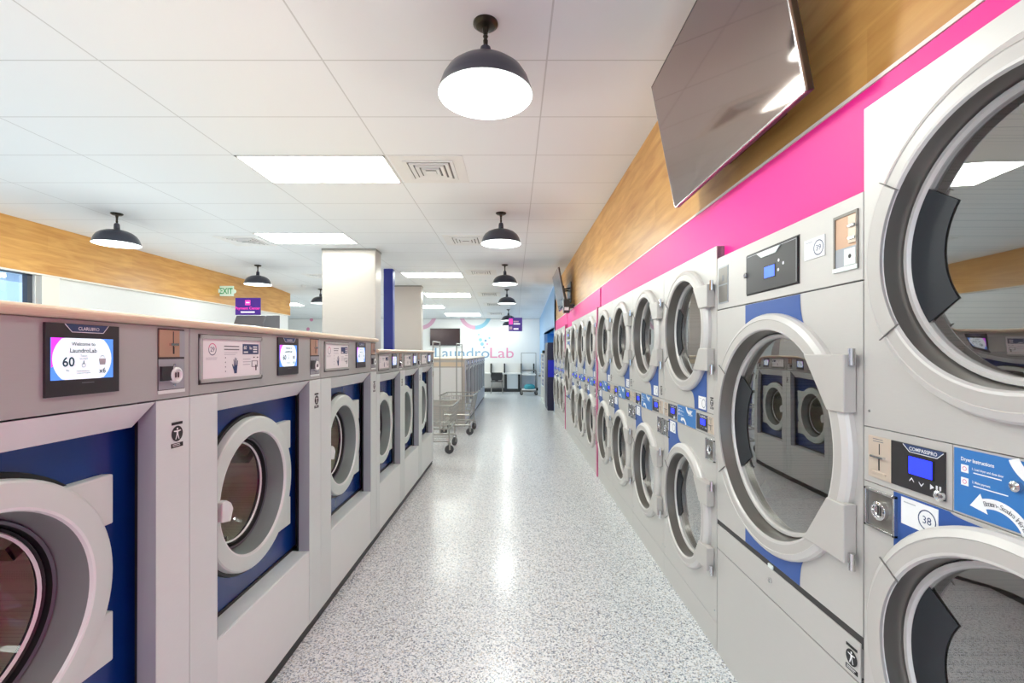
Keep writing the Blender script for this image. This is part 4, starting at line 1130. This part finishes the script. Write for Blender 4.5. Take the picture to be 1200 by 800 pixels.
b=MB(); b.box((609.5-602)*k,xr,.50,.54,.11,zt,M['counter']); b.build('modesty_panel',dk)

k=15.75/547
ch=thing('chair','charcoal plastic chair with thin grey legs in front of the far counter','chair',((582.3-602)*k,15.75,0))
b=MB(); b.add([(-.20,-.17,.40),(.20,-.17,.40),(.19,.20,.42),(-.19,.20,.42),(-.20,-.17,.43),(.20,-.17,.43),(.19,.20,.445),(-.19,.20,.445)],[(0,1,2,3),(4,5,6,7),(0,1,5,4),(1,2,6,5),(2,3,7,6),(3,0,4,7)],M['seatbk']); b.build('seat',ch,bevel=.008)
b=MB(); pts=[]
b.add([(-.17,-.18,.46),(.17,-.18,.46),(.20,-.22,.60),(.19,-.24,.72),(-.19,-.24,.72),(-.20,-.22,.60)]+[(x,y+.02,z) for x,y,z in [(-.17,-.18,.46),(.17,-.18,.46),(.20,-.22,.60),(.19,-.24,.72),(-.19,-.24,.72),(-.20,-.22,.60)]],
   [(0,1,2,5),(5,2,3,4),(6,7,8,11),(11,8,9,10)]+[(i,(i+1)%6,6+(i+1)%6,6+i) for i in range(6)],M['seatbk'])
b.box(-.05,.05,-.18,-.16,.42,.50,M['seatbk']); b.build('backrest',ch,bevel=.006)
for sx in (-1,1):
    for sy in (-1,1):
        b=MB(); b.tube([(sx*.16,sy*.14,.42),(sx*.20,sy*.19,.0)],.011,M['zinc'],8); b.build('leg',ch)

k=15.3/547
gc=thing('garment_cart','tall chrome garment cart with square hanging rail, in front of the far counter','garment cart',((620-602)*k,15.3,0))
x0,x1=(611-602)*k-(620-602)*k,(628-602)*k-(620-602)*k
b=MB(); Z=M['conest']
for x in (x0,x1):
    for y in (-.2,.2): b.tube([(x,y,.10),(x,y,.80)],.012,Z,8)
b.tube([(x0,0,.80),(x0,0,1.37),(x1,0,1.37),(x1,0,.80)],.012,Z,8)
for z in (.80,.12): b.tube([(x0,-.2,z),(x1,-.2,z),(x1,.2,z),(x0,.2,z)],.012,Z,8,closed=True)
b.build('frame',gc)
for z in (.64,.16):
    b=MB(); b.box(x0,x1,-.2,.2,z,z+.03,M['counter']); b.build('shelf',gc)
for x in (x0,x1):
    for y in (-.18,.18): caster(gc,x,y,.05,.3)
b=MB()
pts=[(.0005,.191),(.13,.191),(.165,.23),(.15,.30),(.09,.345),(.0005,.355)]
b.lathez(pts,M['teal'],seg=20,mx=Matrix.Scale(1.15,4,(1,0,0)))
tag(b.build('laundry_bag',loc=((620.5-602)*k,15.3,0)),'teal laundry bag on the bottom shelf of the garment cart','bag')
b=MB(); b.box(.78,.94,14.75,15.0,0,.74,M['cgrey']); b.box(.775,.945,14.745,15.005,.0,.06,M['ventmid']); b.box(.785,.935,14.742,14.75,.62,.68,M['ventdk'])
tag(b.build('waste_bin',bevel=.006),'pale grey waste bin between the garment cart and the vending rack','bin')

# ================================================================== ALCOVE MACHINES
vm=thing('vending_machine','tall navy vending machine with glowing blue band, past the last stacked dryer','vending machine',(1.15,11.55,0))
b=MB(); b.box(-.345,.40,-.45,.40,0,1.62,M['vend']); b.build('cabinet',vm,bevel=.006)
b=MB(); b.box(-.335,.38,-.458,-.45,.80,1.20,M['glowblue']); b.build('lit_band',vm)
b=MB(); b.box(-.353,-.345,-.40,.36,.10,1.58,M['vend']); b.box(-.356,-.353,-.36,.10,.9,1.5,M['dark']); b.build('door',vm)
b=MB(); b.box(-.02,.12,-.50,-.458,.86,.92,M['wlight']); b.build('shelf',vm,bevel=.004)
sh=thing('detergent_rack','white rack of blue detergent packets in the blue alcove','vending rack',(.90,13.2,0))
b=MB(); b.box(-.10,.35,-.60,.60,0,.06,M['wlight']); b.box(.33,.35,-.60,.60,.06,1.36,M['counter'])
b.box(-.10,.35,-.60,-.57,.06,1.36,M['counter']); b.box(-.10,.35,.57,.60,.06,1.36,M['counter']); b.box(-.10,.35,-.60,.60,1.33,1.36,M['counter'])
b.build('cabinet',sh,bevel=.004)
for z in (.42,.66,.90,1.12):
    b=MB(); b.box(-.09,.33,-.565,.565,z,z+.015,M['wlight']); b.build('shelf',sh)
cr=MB(); cr.box(.80,.90,13.0,13.10,1.36,1.44,M['dark']); cr.box(.795,.80,13.015,13.085,1.38,1.42,M['green'])
tag(cr.build('card_reader',bevel=.003),'small black card reader on top of the detergent rack','card reader')
n=0
pk0=MB(); pk0.box(-.06,.06,-.05,.05,0,.16,M['decal']); pk0.box(-.061,-.060,-.035,.035,.05,.12,M['white'])
pp=None
for zi,z in enumerate((.435,.675,.915,1.135)):
    for i in range(7):
        y=13.2-.48+.16*i
        if pp is None:
            pp=tag(pk0.build('detergent_packet',loc=(.90,y,z)),'blue and white detergent packet standing in the white rack','detergent packet','detergent packets in the rack')
        else:
            c=pp.copy(); COL.objects.link(c); c.location=(.90,y,z)

# ================================================================== LIGHT, WORLD, CAMERA
w=bpy.data.worlds.new('sky'); SC.world=w; w.use_nodes=True
bg=w.node_tree.nodes['Background']; bg.inputs[0].default_value=(.45,.70,1,1); bg.inputs[1].default_value=1.5

def area(name,loc,rot,sx,sy,e,col=(1,1,1)):
    l=bpy.data.lights.new(name,'AREA'); l.shape='RECTANGLE'; l.size=sx; l.size_y=sy; l.energy=e; l.color=col
    o=bpy.data.objects.new(name,l); COL.objects.link(o); o.location=loc; o.rotation_euler=rot; return o
area('added_front_fill',(-1.8,-3.9,1.5),(PI/2,0,PI),6.5,2.2,LIGHT_FRONT,(.95,1,.955))  # added area lamp, fills the room from behind the camera
area('added_hall_fill',(-3.9,5.0,1.52),(PI,0,0),2.6,11.0,LIGHT_UP,(.94,1,.96))  # added unseen lamp facing up to brighten the ceiling
area('added_far_fill',(-6.0,14.2,1.6),(PI,0,0),4.5,4.0,LIGHT_UP*.35,(.97,1,.98))  # added upward fill for the far ceiling, no fixture there

for i,(x,y,z) in enumerate(PEND):
    l=bpy.data.lights.new('pendant_light','POINT'); l.energy=LIGHT_PEND*(1 if y<9 else .45); l.shadow_soft_size=.1; l.specular_factor=.12; l.color=(.95,1,.955)
    o=bpy.data.objects.new('pendant_light',l); COL.objects.link(o); o.location=(x,y,z-.40)

cam=bpy.data.cameras.new('camera'); co=bpy.data.objects.new('camera',cam); COL.objects.link(co)
co.location=(0,0,CAM_H); co.rotation_euler=(PI/2,0,0)
cam.sensor_width=36; cam.lens=547/1200*36; cam.clip_start=.05
cam.shift_x=-2/1200; cam.shift_y=13/1200
SC.camera=co
SC.view_settings.view_transform='Standard'
SC.view_settings.look='None'
SC.view_settings.exposure=0.34
SC.view_settings.gamma=1.04
SC.cycles.use_denoising=True
SC.cycles.max_bounces=10
SC.cycles.diffuse_bounces=6
SC.cycles.glossy_bounces=5
SC.cycles.transparent_max_bounces=10
SC.cycles.sample_clamp_indirect=6
SC.cycles.caustics_reflective=False
SC.cycles.caustics_refractive=False
